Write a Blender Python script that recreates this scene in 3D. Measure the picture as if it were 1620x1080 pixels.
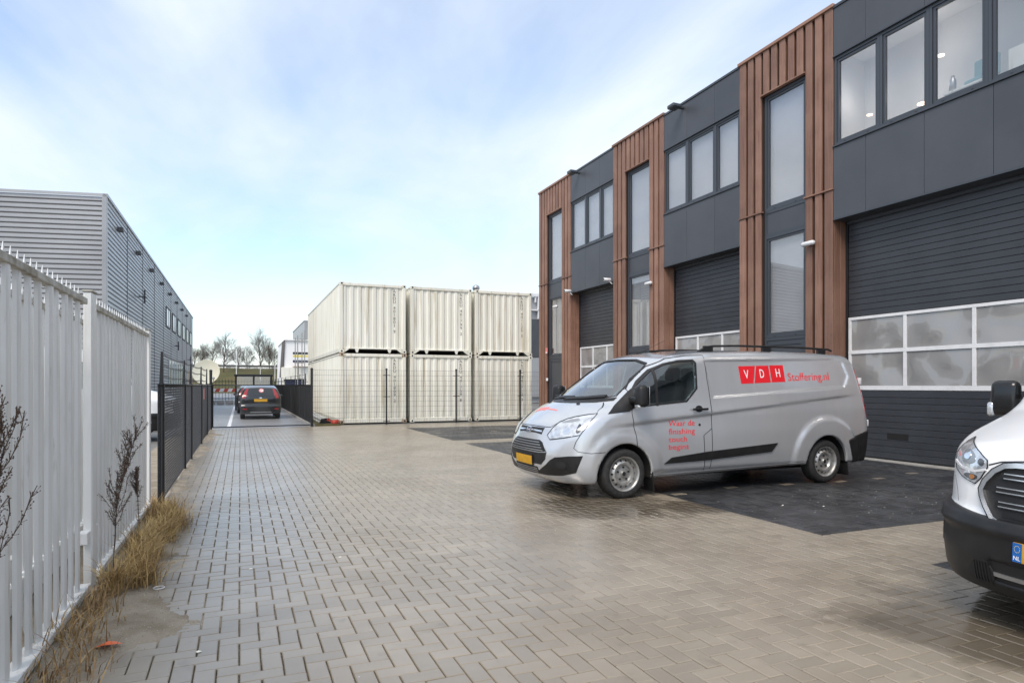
import bpy, bmesh, math, random
import numpy as np
from mathutils import Vector, Matrix
random.seed(7); RNG=np.random.default_rng(7)
for o in list(bpy.data.objects): bpy.data.objects.remove(o)
SC=bpy.context.scene; COL=SC.collection
R=math.radians
# ------------------------------------------------------------------ camera, sky, sun, exposure
YAW=22.86; EYE=1.44
cam=bpy.data.cameras.new('camera'); co=bpy.data.objects.new('camera',cam); COL.objects.link(co)
co.location=(0,0,EYE); co.rotation_euler=(R(90),0,R(-YAW))
cam.sensor_width=36; cam.lens=36*1020/1620; cam.shift_y=69/1620; cam.clip_end=3000; cam.clip_start=0.05
SC.camera=co
SUN_EL,SUN_AZ=48.0,226.0          # azimuth clockwise from +Y: behind the viewer's left shoulder
SUN_STRENGTH=1.5
W=bpy.data.worlds.new('World'); SC.world=W; W.use_nodes=True
nt=W.node_tree; nt.nodes.clear()
def wn(t): return nt.nodes.new(t)
out=wn('ShaderNodeOutputWorld'); bg=wn('ShaderNodeBackground'); sky=wn('ShaderNodeTexSky')
sky.sky_type='NISHITA'; sky.sun_disc=False; sky.sun_elevation=R(SUN_EL); sky.sun_rotation=R(SUN_AZ)
sky.air_density=1.0; sky.dust_density=0.8; sky.ozone_density=1.0
bg.inputs[1].default_value=0.15
tc=wn('ShaderNodeTexCoord'); sep=wn('ShaderNodeSeparateXYZ'); nt.links.new(tc.outputs['Generated'],sep.inputs[0])
zz=wn('ShaderNodeMath'); zz.operation='MAXIMUM'; nt.links.new(sep.outputs[2],zz.inputs[0]); zz.inputs[1].default_value=0.0
za=wn('ShaderNodeMath'); za.operation='ADD'; nt.links.new(zz.outputs[0],za.inputs[0]); za.inputs[1].default_value=0.22
dx=wn('ShaderNodeMath'); dx.operation='DIVIDE'; nt.links.new(sep.outputs[0],dx.inputs[0]); nt.links.new(za.outputs[0],dx.inputs[1])
dy=wn('ShaderNodeMath'); dy.operation='DIVIDE'; nt.links.new(sep.outputs[1],dy.inputs[0]); nt.links.new(za.outputs[0],dy.inputs[1])
cb=wn('ShaderNodeCombineXYZ'); nt.links.new(dx.outputs[0],cb.inputs[0]); nt.links.new(dy.outputs[0],cb.inputs[1])
def cloud(scale,detail,rough,dist,seed):
    mp=wn('ShaderNodeMapping'); mp.inputs['Location'].default_value=(seed,seed*0.7,0); mp.inputs['Rotation'].default_value=(0,0,R(25)); mp.inputs['Scale'].default_value=(1.0,0.55,1)
    nt.links.new(cb.outputs[0],mp.inputs[0])
    n=wn('ShaderNodeTexNoise'); n.inputs['Scale'].default_value=scale; n.inputs['Detail'].default_value=detail; n.inputs['Roughness'].default_value=rough; n.inputs['Distortion'].default_value=dist
    nt.links.new(mp.outputs[0],n.inputs['Vector']); return n
n1=cloud(1.0,7,0.52,0.5,3.1); n2=cloud(3.2,5,0.55,0.3,9.4)
m1=wn('ShaderNodeMath'); m1.operation='MULTIPLY_ADD'; nt.links.new(n2.outputs[0],m1.inputs[0]); m1.inputs[1].default_value=0.22; nt.links.new(n1.outputs[0],m1.inputs[2])
rp=wn('ShaderNodeValToRGB'); rp.color_ramp.elements[0].position=0.42; rp.color_ramp.elements[0].color=(0.16,)*3+(1,); rp.color_ramp.elements[1].position=0.72; rp.color_ramp.elements[1].color=(0.98,)*3+(1,)
nt.links.new(m1.outputs[0],rp.inputs[0])
mx=wn('ShaderNodeMix'); mx.data_type='RGBA'
nt.links.new(rp.outputs[0],mx.inputs[0]); hsv=wn('ShaderNodeHueSaturation'); hsv.inputs['Saturation'].default_value=1.05; nt.links.new(sky.outputs[0],hsv.inputs['Color']); nt.links.new(hsv.outputs[0],mx.inputs[6]); mx.inputs[7].default_value=(3.66,3.98,4.42,1)
nt.links.new(mx.outputs[2],bg.inputs[0]); nt.links.new(bg.outputs[0],out.inputs[0])
sl=bpy.data.lights.new('sun','SUN'); sl.energy=SUN_STRENGTH; sl.angle=R(25); sl.color=(1,0.90,0.77)
so=bpy.data.objects.new('sun',sl); COL.objects.link(so)
sd=Vector((math.sin(R(SUN_AZ))*math.cos(R(SUN_EL)),math.cos(R(SUN_AZ))*math.cos(R(SUN_EL)),math.sin(R(SUN_EL))))
so.rotation_euler=sd.to_track_quat('Z','Y').to_euler(); so.location=(0,0,30)
vs=SC.view_settings; vs.view_transform='Standard'; vs.look='None'; vs.exposure=0.82; vs.gamma=1; vs.use_curve_mapping=False
# ------------------------------------------------------------------ helpers
def lnk(o,parent=None):
    COL.objects.link(o)
    if parent is not None: o.parent=parent
    return o
OFF={}   # world offset of every thing's empty, so parts can be given in world coordinates
def thing(name,label,cat,loc=(0,0,0),group=None,rotz=0):
    o=bpy.data.objects.new(name,None); o.empty_display_size=0.2; COL.objects.link(o)
    o.location=loc; o.rotation_euler=(0,0,rotz); o['label']=label; o['category']=cat
    if group: o['group']=group
    OFF[o.name]=Vector(loc); return o
def tag(o,label=None,cat=None,group=None,kind=None):
    if label: o['label']=label
    if cat: o['category']=cat
    if group: o['group']=group
    if kind: o['kind']=kind
    return o
def off(p):
    v=Vector((0,0,0))
    while p is not None: v=v+Vector(p.location); p=p.parent
    return v
class MB:
    def __init__(s): s.v=[]; s.f=[]
    def add(s,vs,fs):
        n=len(s.v); s.v+=[tuple(v) for v in vs]; s.f+=[tuple(i+n for i in f) for f in fs]
    def box(s,x0,x1,y0,y1,z0,z1):
        s.add([(x0,y0,z0),(x1,y0,z0),(x1,y1,z0),(x0,y1,z0),(x0,y0,z1),(x1,y0,z1),(x1,y1,z1),(x0,y1,z1)],
              [(0,3,2,1),(4,5,6,7),(0,1,5,4),(1,2,6,5),(2,3,7,6),(3,0,4,7)]); return s
    def bar(s,a,b,r,n=6,r2=None,cap=True):
        a=Vector(a); b=Vector(b); d=(b-a)
        if d.length<1e-6: return s
        d.normalize(); u=d.orthogonal().normalized(); w=d.cross(u); r2=r if r2 is None else r2
        vs=[]
        for p,rr in ((a,r),(b,r2)):
            for i in range(n):
                t=2*math.pi*i/n; vs.append(p+(u*math.cos(t)+w*math.sin(t))*rr)
        fs=[(i,(i+1)%n,n+(i+1)%n,n+i) for i in range(n)]
        if cap: fs+=[tuple(range(n-1,-1,-1)),tuple(range(n,2*n))]
        s.add(vs,fs); return s
    def path(s,pts,r,n=6):
        for a,b in zip(pts[:-1],pts[1:]): s.bar(a,b,r,n)
        return s
    def prism(s,poly,axis,a,b):
        """extrude polygon (2-D) between a and b along axis 0/1/2"""
        def P(u,v,t):
            return (t,u,v) if axis==0 else ((u,t,v) if axis==1 else (u,v,t))
        n=len(poly); vs=[P(u,v,a) for u,v in poly]+[P(u,v,b) for u,v in poly]
        fs=[(i,(i+1)%n,n+(i+1)%n,n+i) for i in range(n)]+[tuple(range(n-1,-1,-1)),tuple(range(n,2*n))]
        s.add(vs,fs); return s
    def lathe(s,prof,axis,c,n=32):
        """profile (r, t) turned about axis through c"""
        vs=[];fs=[]
        for r,t in prof:
            for i in range(n):
                a=2*math.pi*i/n; u,v=r*math.cos(a),r*math.sin(a)
                p=(t,u,v) if axis==0 else ((u,t,v) if axis==1 else (u,v,t))
                vs.append((p[0]+c[0],p[1]+c[1],p[2]+c[2]))
        for k in range(len(prof)-1):
            for i in range(n):
                j=(i+1)%n; fs.append((k*n+i,k*n+j,(k+1)*n+j,(k+1)*n+i))
        s.add(vs,fs); return s
    def quad(s,a,b,c,d): s.add([a,b,c,d],[(0,1,2,3)]); return s
    def mesh(s,name,mat=None,smooth=False,fix=True):
        me=bpy.data.meshes.new(name); me.from_pydata(s.v,[],s.f)
        if fix:
            bm=bmesh.new(); bm.from_mesh(me); bmesh.ops.recalc_face_normals(bm,faces=bm.faces); bm.to_mesh(me); bm.free()
        if mat: me.materials.append(mat)
        if smooth: me.polygons.foreach_set('use_smooth',[True]*len(me.polygons))
        me.update(); return me
    def build(s,name,mat,parent=None,smooth=False,fix=True,local=False):
        """vertices are world coordinates unless local"""
        if parent is not None and not local:
            o=off(parent); s.v=[(a-o.x,b-o.y,c-o.z) for a,b,c in s.v]
        ob=bpy.data.objects.new(name,s.mesh(name,mat,smooth,fix)); return lnk(ob,parent)
def autosmooth(o,ang=35):
    me=o.data; me.polygons.foreach_set('use_smooth',[True]*len(me.polygons))
    try: me.set_sharp_from_angle(angle=R(ang))
    except Exception: pass
    return o
CB={}
def cbox(dx,dy,dz,b,mat):
    """shared chamfered box mesh centred on its origin"""
    k=(round(dx,4),round(dy,4),round(dz,4),b,mat.name)
    if k in CB: return CB[k]
    bm=bmesh.new(); bmesh.ops.create_cube(bm,size=1)
    for v in bm.verts: v.co=Vector((v.co.x*dx,v.co.y*dy,v.co.z*dz))
    bb=min(b,0.3*min(dx,dy,dz))
    if bb>0: bmesh.ops.bevel(bm,geom=bm.edges[:],offset=bb,segments=1,affect='EDGES')
    me=bpy.data.meshes.new('piece'); bm.to_mesh(me); bm.free(); me.materials.append(mat); CB[k]=me; return me
def bx(name,parent,mat,x0,x1,y0,y1,z0,z1,b=0.004,rot=None):
    me=cbox(abs(x1-x0),abs(y1-y0),abs(z1-z0),b,mat)
    o=bpy.data.objects.new(name,me); lnk(o,parent)
    q=off(parent) if parent is not None else Vector((0,0,0))
    o.location=Vector(((x0+x1)/2,(y0+y1)/2,(z0+z1)/2))-q
    if rot: o.rotation_euler=rot
    return o
def text2d(s,size=1.0,spacing=1.0,thin=0.0):
    cu=bpy.data.curves.new('txt','FONT'); cu.body=s; cu.size=size; cu.resolution_u=3; cu.space_character=spacing; cu.offset=-thin
    o=bpy.data.objects.new('txt',cu); COL.objects.link(o)
    dg=bpy.context.evaluated_depsgraph_get(); dg.update()
    me=bpy.data.meshes.new_from_object(o.evaluated_get(dg))
    v=[(p.co.x,p.co.y) for p in me.vertices]; f=[tuple(p.vertices) for p in me.polygons]
    bpy.data.objects.remove(o); bpy.data.curves.remove(cu); bpy.data.meshes.remove(me)
    return v,f
def fit2d(v,x0,x1,y0,y1,ref=None):
    xs=[p[0] for p in v]; ys=[p[1] for p in v]
    a0,a1,b0,b1=min(xs),max(xs),min(ys),max(ys)
    return [(x0+(p[0]-a0)/(a1-a0)*(x1-x0),y0+(p[1]-b0)/(b1-b0)*(y1-y0)) for p in v]
# ------------------------------------------------------------------ materials
def mat(name,col=None,rough=0.5,metal=0.0,spec=0.5,var=None,bump=None,coat=0.0,rvar=None,objvar=0.0,island=False,grain=None,stain=None,wet=None,coatr=0.04):
    """var=(scale,col2,lo,hi) noise mix; bump=(scale,strength,dist); rvar=(scale,r2); grain=(scale vec,col2); stain=(scale,col,lo,hi)"""
    m=bpy.data.materials.new(name); m.use_nodes=True; t=m.node_tree; N=t.nodes; L=t.links
    p=N['Principled BSDF']; p.inputs['Roughness'].default_value=rough; p.inputs['Metallic'].default_value=metal
    p.inputs['Specular IOR Level'].default_value=spec
    if coat: p.inputs['Coat Weight'].default_value=coat; p.inputs['Coat Roughness'].default_value=coatr
    geo=N.new('ShaderNodeNewGeometry')
    cur=None
    def rgb(c):
        n=N.new('ShaderNodeRGB'); n.outputs[0].default_value=(*c,1); return n.outputs[0]
    cur=rgb(col)
    def noise(scale,detail=4,rough=0.55,vec=None):
        n=N.new('ShaderNodeTexNoise'); n.inputs['Detail'].default_value=detail; n.inputs['Roughness'].default_value=rough
        if isinstance(scale,(tuple,list)):
            mp=N.new('ShaderNodeMapping'); mp.inputs['Scale'].default_value=scale; L.new(geo.outputs['Position'],mp.inputs[0]); L.new(mp.outputs[0],n.inputs['Vector']); n.inputs['Scale'].default_value=1
        else:
            L.new(geo.outputs['Position'],n.inputs['Vector']); n.inputs['Scale'].default_value=scale
        return n.outputs[0]
    def ramp(src,lo,hi):
        r=N.new('ShaderNodeMapRange'); r.inputs[1].default_value=lo; r.inputs[2].default_value=hi; r.clamp=True; L.new(src,r.inputs[0]); return r.outputs[0]
    def mix(f,a,b):
        x=N.new('ShaderNodeMix'); x.data_type='RGBA'; L.new(f,x.inputs[0]); L.new(a,x.inputs[6]); L.new(b,x.inputs[7]); return x.outputs[2]
    if grain: cur=mix(ramp(noise(grain[0],6,0.65),0.35,0.68),cur,rgb(grain[1]))
    if var: cur=mix(ramp(noise(var[0]),var[2],var[3]),cur,rgb(var[1]))
    if objvar:
        if island:
            oi=N.new('ShaderNodeObjectInfo'); ad=N.new('ShaderNodeMath'); ad.operation='ADD'; L.new(oi.outputs['Random'],ad.inputs[0]); L.new(geo.outputs['Random Per Island'],ad.inputs[1])
            fr=N.new('ShaderNodeMath'); fr.operation='FRACT'; L.new(ad.outputs[0],fr.inputs[0]); rv=fr.outputs[0]
        else:
            oi=N.new('ShaderNodeObjectInfo'); rv=oi.outputs['Random']
        r=N.new('ShaderNodeMapRange'); r.inputs[3].default_value=1-objvar; r.inputs[4].default_value=1+objvar; L.new(rv,r.inputs[0])
        hs=N.new('ShaderNodeHueSaturation'); L.new(r.outputs[0],hs.inputs['Value']); L.new(cur,hs.inputs['Color']); cur=hs.outputs[0]
    if stain: cur=mix(ramp(noise(stain[0],6,0.6),stain[2],stain[3]),cur,rgb(stain[1]))
    wmask=None
    if wet:
        for (wx,wy,wr) in wet:
            vm=N.new('ShaderNodeVectorMath'); vm.operation='DISTANCE'; vm.inputs[1].default_value=(wx,wy,0); L.new(geo.outputs['Position'],vm.inputs[0])
            ns=N.new('ShaderNodeMath'); ns.operation='MULTIPLY_ADD'; L.new(noise(2.2,5),ns.inputs[0]); ns.inputs[1].default_value=-1.5*wr; L.new(vm.outputs['Value'],ns.inputs[2])
            r=N.new('ShaderNodeMapRange'); r.inputs[1].default_value=0.30*wr; r.inputs[2].default_value=-0.05*wr; r.clamp=True; L.new(ns.outputs[0],r.inputs[0])
            if wmask is None: wmask=r.outputs[0]
            else:
                mm=N.new('ShaderNodeMath'); mm.operation='MAXIMUM'; L.new(wmask,mm.inputs[0]); L.new(r.outputs[0],mm.inputs[1]); wmask=mm.outputs[0]
        dk=N.new('ShaderNodeHueSaturation'); dk.inputs['Value'].default_value=0.5; dk.inputs['Saturation'].default_value=1.1; L.new(cur,dk.inputs['Color']); cur=mix(wmask,cur,dk.outputs[0])
    L.new(cur,p.inputs['Base Color'])
    if rvar:
        r=N.new('ShaderNodeMapRange'); r.inputs[1].default_value=0.4; r.inputs[2].default_value=0.62; r.inputs[3].default_value=rough; r.inputs[4].default_value=rvar[1]; L.new(noise(rvar[0]),r.inputs[0]); ro=r.outputs[0]
        if wmask is not None:
            mf=N.new('ShaderNodeMix'); L.new(wmask,mf.inputs[0]); L.new(ro,mf.inputs[2]); mf.inputs[3].default_value=0.10; ro=mf.outputs[0]
        L.new(ro,p.inputs['Roughness'])
    if bump:
        b=N.new('ShaderNodeBump'); b.inputs['Strength'].default_value=bump[1]; b.inputs['Distance'].default_value=bump[2]; L.new(noise(bump[0],bump[3] if len(bump)>3 else 5),b.inputs['Height']); L.new(b.outputs[0],p.inputs['Normal'])
    return m
def glassmat(name,tint=(0.8,0.86,0.86),rough=0.0,ior=1.5,extra=0.0):
    m=bpy.data.materials.new(name); m.use_nodes=True; t=m.node_tree; N=t.nodes; L=t.links; N.clear()
    o=N.new('ShaderNodeOutputMaterial'); tr=N.new('ShaderNodeBsdfTransparent'); gl=N.new('ShaderNodeBsdfGlossy'); fr=N.new('ShaderNodeFresnel'); mx=N.new('ShaderNodeMixShader')
    tr.inputs[0].default_value=(*tint,1); gl.inputs['Roughness'].default_value=rough; fr.inputs[0].default_value=ior
    ad=N.new('ShaderNodeMath'); ad.operation='MULTIPLY_ADD'; ad.inputs[1].default_value=1.6; ad.inputs[2].default_value=extra; ad.use_clamp=True
    g_=N.new('ShaderNodeNewGeometry'); iv=N.new('ShaderNodeMath'); iv.operation='SUBTRACT'; iv.inputs[0].default_value=1; L.new(g_.outputs['Backfacing'],iv.inputs[1]); mu=N.new('ShaderNodeMath'); mu.operation='MULTIPLY'; L.new(fr.outputs[0],ad.inputs[0]); L.new(ad.outputs[0],mu.inputs[0]); L.new(iv.outputs[0],mu.inputs[1]); L.new(mu.outputs[0],mx.inputs[0]); L.new(tr.outputs[0],mx.inputs[1]); L.new(gl.outputs[0],mx.inputs[2]); L.new(mx.outputs[0],o.inputs[0])
    return m
M={}
M['brick']=mat('paver_light',grain=((0.45,3.2,1),(0.270,0.230,0.178)),col=(0.330,0.283,0.220),rough=0.40,spec=0.5,coat=0.45,coatr=0.28,wet=[(4.05,6.7,0.9),(4.1,2.45,0.8),(4.9,6.2,0.5)],var=(0.9,(0.245,0.203,0.150),0.38,0.68),objvar=0.10,island=True,bump=(160,0.25,0.002),rvar=(0.5,0.32),stain=(5,(0.17,0.14,0.10),0.60,0.78))
M['brick_dark']=mat('paver_anthracite',(0.040,0.041,0.044),0.5,spec=0.5,var=(1.1,(0.027,0.028,0.031),0.4,0.65),objvar=0.38,island=True,bump=(160,0.3,0.002),rvar=(0.7,0.3),stain=(8,(0.055,0.054,0.052),0.55,0.75))
M['sand']=mat('joint_sand',(0.135,0.108,0.07),0.9,var=(75,(0.42,0.36,0.25),0.50,0.66),bump=(220,0.6,0.004))
M['soil']=mat('sandy_soil',(0.38,0.325,0.25),0.92,var=(4,(0.25,0.20,0.14),0.42,0.68),bump=(70,1.0,0.02),stain=(120,(0.48,0.43,0.34),0.58,0.70))
M['grit']=mat('grit',(0.40,0.36,0.29),0.9,objvar=0.5,island=True)
M['yard']=mat('yard_ground',(0.21,0.205,0.195),0.6,var=(0.6,(0.15,0.15,0.14),0.4,0.65),bump=(30,0.3,0.01))
M['farpave']=mat('grey_parking_pavers',(0.27,0.27,0.275),0.42,var=(0.5,(0.21,0.21,0.215),0.4,0.65),bump=(25,0.3,0.01))
M['grassland']=mat('winter_grass',(0.075,0.075,0.022),0.95,var=(0.35,(0.11,0.085,0.03),0.4,0.65),bump=(5,0.8,0.1))
M['concrete']=mat('concrete',(0.36,0.35,0.33),0.75,var=(6,(0.27,0.26,0.24),0.4,0.7),bump=(90,0.3,0.004))
M['wood']=mat('brown_cladding',(0.255,0.138,0.096),0.55,grain=((30,30,1.6),(0.165,0.080,0.052)),objvar=0.2,bump=((120,120,4),0.12,0.003),var=(1.3,(0.28,0.155,0.108),0.45,0.7))
M['gap']=mat('shadow_backing',(0.030,0.015,0.011),0.8)
M['panel']=mat('anthracite_panel',(0.062,0.067,0.078),0.42,var=(1.2,(0.053,0.058,0.068),0.4,0.65),objvar=0.05,bump=(3,0.03,0.01),stain=(34,(0.085,0.09,0.10),0.72,0.80))
M['frame']=mat('anthracite_frame',(0.048,0.056,0.068),0.38,objvar=0.04)
M['seam']=mat('door_seam_highlight',(0.20,0.205,0.215),0.35)  # lighter backing in the slat gaps, painting the highlight on slat edges
M['slat']=mat('door_slat',(0.036,0.040,0.048),0.4,var=(2,(0.03,0.033,0.04),0.4,0.65),objvar=0.05,bump=(260,0.12,0.002))
M['black']=mat('black_rubber',(0.012,0.012,0.013),0.6)
M['blackgloss']=mat('black_gloss',(0.012,0.012,0.013),0.18)
M['trim']=mat('black_plastic',(0.013,0.013,0.014),0.42,spec=0.35,bump=(400,0.2,0.001),var=(9,(0.020,0.0195,0.019),0.45,0.7))
M['whitebar']=mat('white_aluminium',(0.72,0.72,0.73),0.35,var=(6,(0.62,0.62,0.62),0.5,0.75))
M['acrylic']=mat('door_acrylic',(0.27,0.265,0.26),0.05,spec=0.9,bump=(1.0,0.85,0.35,1.0))
M['glass']=glassmat('window_glass',(0.88,0.89,0.90),extra=0.20)
M['lining']=mat('pale_interior',(0.66,0.65,0.63),0.9,var=(0.6,(0.54,0.53,0.52),0.4,0.7))
M['cream']=mat('container_paint',(0.84,0.83,0.75),0.5,objvar=0.06,var=((1.6,1.6,0.3),(0.76,0.745,0.65),0.38,0.64),stain=((9,9,0.45),(0.53,0.46,0.31),0.53,0.72),bump=(14,0.06,0.01))
M['dishcream']=mat('dish_cream',(0.92,0.87,0.68),0.5)
M['rust']=mat('rusty_paint',(0.50,0.40,0.29),0.7,var=(14,(0.24,0.13,0.07),0.45,0.7))
M['fence']=mat('white_fence_paint',(0.75,0.755,0.745),0.40,var=((5,5,1.2),(0.63,0.63,0.605),0.45,0.7),objvar=0.04,stain=((16,16,3),(0.45,0.42,0.35),0.62,0.80))
M['fencerail']=mat('weathered_rail',(0.50,0.485,0.43),0.6,var=(9,(0.23,0.20,0.14),0.42,0.66))
M['blackmetal']=mat('black_coated_steel',(0.014,0.015,0.017),0.42)
M['wire']=mat('dark_wire',(0.02,0.021,0.024),0.45)
M['clad']=mat('silver_cladding',(0.36,0.365,0.375),0.38,metal=0.25,var=(0.4,(0.31,0.315,0.325),0.4,0.65))
M['gapgrey']=mat('cladding_groove',(0.10,0.10,0.105),0.6)
M['darkpane']=mat('dark_pane',(0.03,0.035,0.04),0.06,spec=0.6)
M['greenpane']=mat('green_pane',(0.28,0.36,0.33),0.1)
M['straw']=mat('dry_grass',(0.52,0.37,0.16),0.85,objvar=0.4,island=True,var=(5,(0.30,0.185,0.08),0.42,0.64))
M['brownstraw']=mat('brown_straw',(0.37,0.25,0.115),0.9,objvar=0.5,island=True,var=(6,(0.24,0.14,0.06),0.42,0.64))
M['deadstem']=mat('dead_stem',(0.10,0.066,0.048),0.9,var=(30,(0.12,0.075,0.05),0.45,0.65))
M['bark']=mat('grey_bark',(0.085,0.075,0.065),0.9,var=(3,(0.13,0.115,0.10),0.4,0.65))
M['twig']=mat('bare_twigs',(0.085,0.068,0.057),0.9)
M['greenleaf']=mat('hedge_leaf',(0.05,0.06,0.03),0.8)
# vehicles
M['silver']=mat('silver_paint',(0.60,0.615,0.635),0.24,metal=0.55,coat=1.0,var=((6,6,0.7),(0.575,0.59,0.61),0.42,0.66))
M['whitepaint']=mat('white_paint',(0.92,0.92,0.92),0.28,coat=0.6)
M['blackpaint']=mat('black_paint',(0.012,0.013,0.014),0.18,coat=1.0)
M['chrome']=mat('chrome',(0.78,0.79,0.80),0.12,metal=1.0)
M['satin']=mat('satin_silver',(0.42,0.42,0.42),0.3,metal=0.8)
M['steelwheel']=mat('steel_wheel',(0.46,0.46,0.45),0.38,metal=0.7,var=(20,(0.33,0.31,0.28),0.45,0.7),stain=(45,(0.22,0.13,0.08),0.68,0.8))
M['tyre']=mat('tyre_rubber',(0.017,0.017,0.018),0.75,var=(25,(0.035,0.033,0.03),0.45,0.7),bump=(90,0.3,0.004))
M['carglass']=glassmat('car_glass',(0.52,0.60,0.59),extra=0.10)
M['wsglass']=glassmat('windshield_glass',(0.5,0.57,0.56),extra=0.17)
M['wheelwell']=mat('wheel_well',(0.010,0.010,0.010),0.9)
M['paleyellow']=mat('pale_yellow',(0.75,0.62,0.16),0.5)
M['bright_room_sheet']=mat('pale_room_brightness',(0.64,0.63,0.64),0.9,var=((0.5,0.5,0.9),(0.50,0.49,0.50),0.38,0.66))  # pale colour standing in for the brightness of the rooms behind
M['lens']=mat('headlamp_lens',(0.72,0.74,0.76),0.12,spec=0.7,coat=1.0,metal=0.5,var=(15,(0.42,0.43,0.45),0.40,0.68),bump=(14,0.35,0.01,2))
M['lensdark']=mat('headlamp_inner',(0.16,0.165,0.17),0.12,metal=0.7)
M['amber']=mat('amber_bulb',(0.45,0.19,0.06),0.2)
M['red']=mat('red_lettering',(0.70,0.012,0.022),0.4)
M['redpale']=mat('faded_red',(0.72,0.22,0.20),0.45)
M['redlamp']=mat('red_lens',(0.33,0.008,0.012),0.1,coat=1.0)
M['plate']=mat('yellow_plate',(0.62,0.33,0.012),0.5,var=(14,(0.50,0.25,0.01),0.45,0.65))
M['plateblue']=mat('blue_strip',(0.01,0.12,0.42),0.4)
M['white']=mat('white_print',(0.8,0.8,0.8),0.5)
M['ink']=mat('dark_lettering',(0.035,0.035,0.04),0.6)
M['navy']=mat('navy_oval',(0.012,0.022,0.075),0.2,coat=1)
M['seat']=mat('seat_fabric',(0.035,0.036,0.038),0.9,bump=(200,0.4,0.002))
M['dash']=mat('dash_plastic',(0.05,0.05,0.052),0.6)
M['orange']=mat('orange_plastic',(0.75,0.13,0.03),0.5)
M['redcap']=mat('red_plastic',(0.50,0.05,0.03),0.45)
M['pipe']=mat('pale_pipe',(0.55,0.54,0.50),0.5,var=(5,(0.40,0.39,0.36),0.45,0.65))
M['teal']=mat('teal_fabric',(0.16,0.36,0.38),0.8)
def emis(name,col,st):
    m=bpy.data.materials.new(name); m.use_nodes=True; p=m.node_tree.nodes['Principled BSDF']; p.inputs['Base Color'].default_value=(*col,1); p.inputs['Emission Color'].default_value=(*col,1); p.inputs['Emission Strength'].default_value=st; return m
M['ring']=emis('lit_ring_lamp',(1.0,0.72,0.5),2.5)
def struct(name,mb,m,parent=None,**k):
    o=mb.build(name,m,parent,**k)
    if parent is None: o['kind']='structure'
    return o
def pxy(x,y,z):
    s,c=math.sin(R(YAW)),math.cos(R(YAW)); d=x*s+y*c; l=x*c-y*s
    if d<0.2: return None
    return 810+1020*l/d, 609-1020*(z-EYE)/d, d

# ---------- implicit vehicle bodies (x = length from the nose, y = across, z = up) ----------
def smax(a,b,k):
    h=np.clip(0.5+0.5*(a-b)/k,0,1); return b+(a-b)*h+k*h*(1-h)
def sstep(a,b,x):
    t=np.clip((x-a)/(b-a),0,1); return t*t*(3-2*t)
def curve(pts,sm=0.05):
    """smooth lookup: piecewise-linear points blurred by a small window"""
    xs=np.array([p[0] for p in pts],float); ys=np.array([p[1] for p in pts],float)
    g=np.linspace(xs[0]-1,xs[-1]+1,1600)
    v=np.interp(g,xs,ys)
    sl=(ys[1]-ys[0])/(xs[1]-xs[0]); sr=(ys[-1]-ys[-2])/(xs[-1]-xs[-2])
    v=np.where(g<xs[0],ys[0]+(g-xs[0])*sl,v); v=np.where(g>xs[-1],ys[-1]+(g-xs[-1])*sr,v)
    n=max(1,int(sm/(g[1]-g[0]))); ker=np.hanning(2*n+3); ker/=ker.sum()
    v=np.convolve(np.pad(v,n+1,mode='edge'),ker,mode='valid')
    d=np.gradient(v,g)
    return lambda x:(np.interp(x,g,v),np.interp(x,g,d))
def polysdf(px,py,poly):
    """signed distance to a 2-D polygon, negative inside"""
    d=np.full(px.shape,1e9); s=np.ones(px.shape)
    n=len(poly)
    for i in range(n):
        ax,ay=poly[i]; bx,by=poly[i-1]
        ex,ey=bx-ax,by-ay; wx,wy=px-ax,py-ay
        t=np.clip((wx*ex+wy*ey)/(ex*ex+ey*ey),0,1)
        d=np.minimum(d,(wx-ex*t)**2+(wy-ey*t)**2)
        c1=py>=ay; c2=py<by; c3=ex*wy>ey*wx
        s=np.where((c1&c2&c3)|(~c1&~c2&~c3),-s,s)
    return s*np.sqrt(d)
# ---- silver panel van
SV_TOP=curve([(-0.2,0.50),(0.13,0.74),(0.19,0.87),(0.27,0.96),(0.42,1.075),(0.62,1.19),(0.78,1.245),(1.62,1.83),(1.85,1.885),(2.4,1.94),(3.2,1.965),(4.4,1.965),(4.95,1.945),(5.4,1.89)],0.06)
SV_SIDE=curve([(0.1,0.90),(0.3,0.955),(0.5,0.98),(0.8,0.99),(1.08,0.985),(1.4,0.935),(1.8,0.845),(2.1,0.77)],0.12)
SV_NOSE=curve([(0.1,0.36),(0.22,0.22),(0.3,0.155),(0.42,0.115),(0.55,0.11),(0.68,0.13),(0.9,0.17),(1.3,0.28)],0.05)
SV_REAR=curve([(0.1,5.36),(0.36,5.44),(0.8,5.475),(0.95,5.46),(1.7,5.31),(2.0,5.20)],0.12)
SV_PANEL=[(2.40,1.775),(4.90,1.845),(5.02,1.79),(5.09,1.57),(4.97,1.41),(2.46,1.265)]
SV_SWIN=[(1.215,1.165),(1.235,1.375),(1.345,1.482),(1.55,1.635),(1.747,1.718),(2.0,1.765),(2.225,1.775),(2.255,1.74),(2.215,1.395),(2.03,1.228)]
SV_WSH=[(-0.785,1.30),(-0.60,1.265),(0,1.25),(0.60,1.265),(0.785,1.30),(0.69,1.62),(0.645,1.73),(0.4,1.787),(0,1.797),(-0.4,1.787),(-0.645,1.73),(-0.69,1.62)]
SV_AX=((1.07,0.305),(4.54,0.305))
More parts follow.
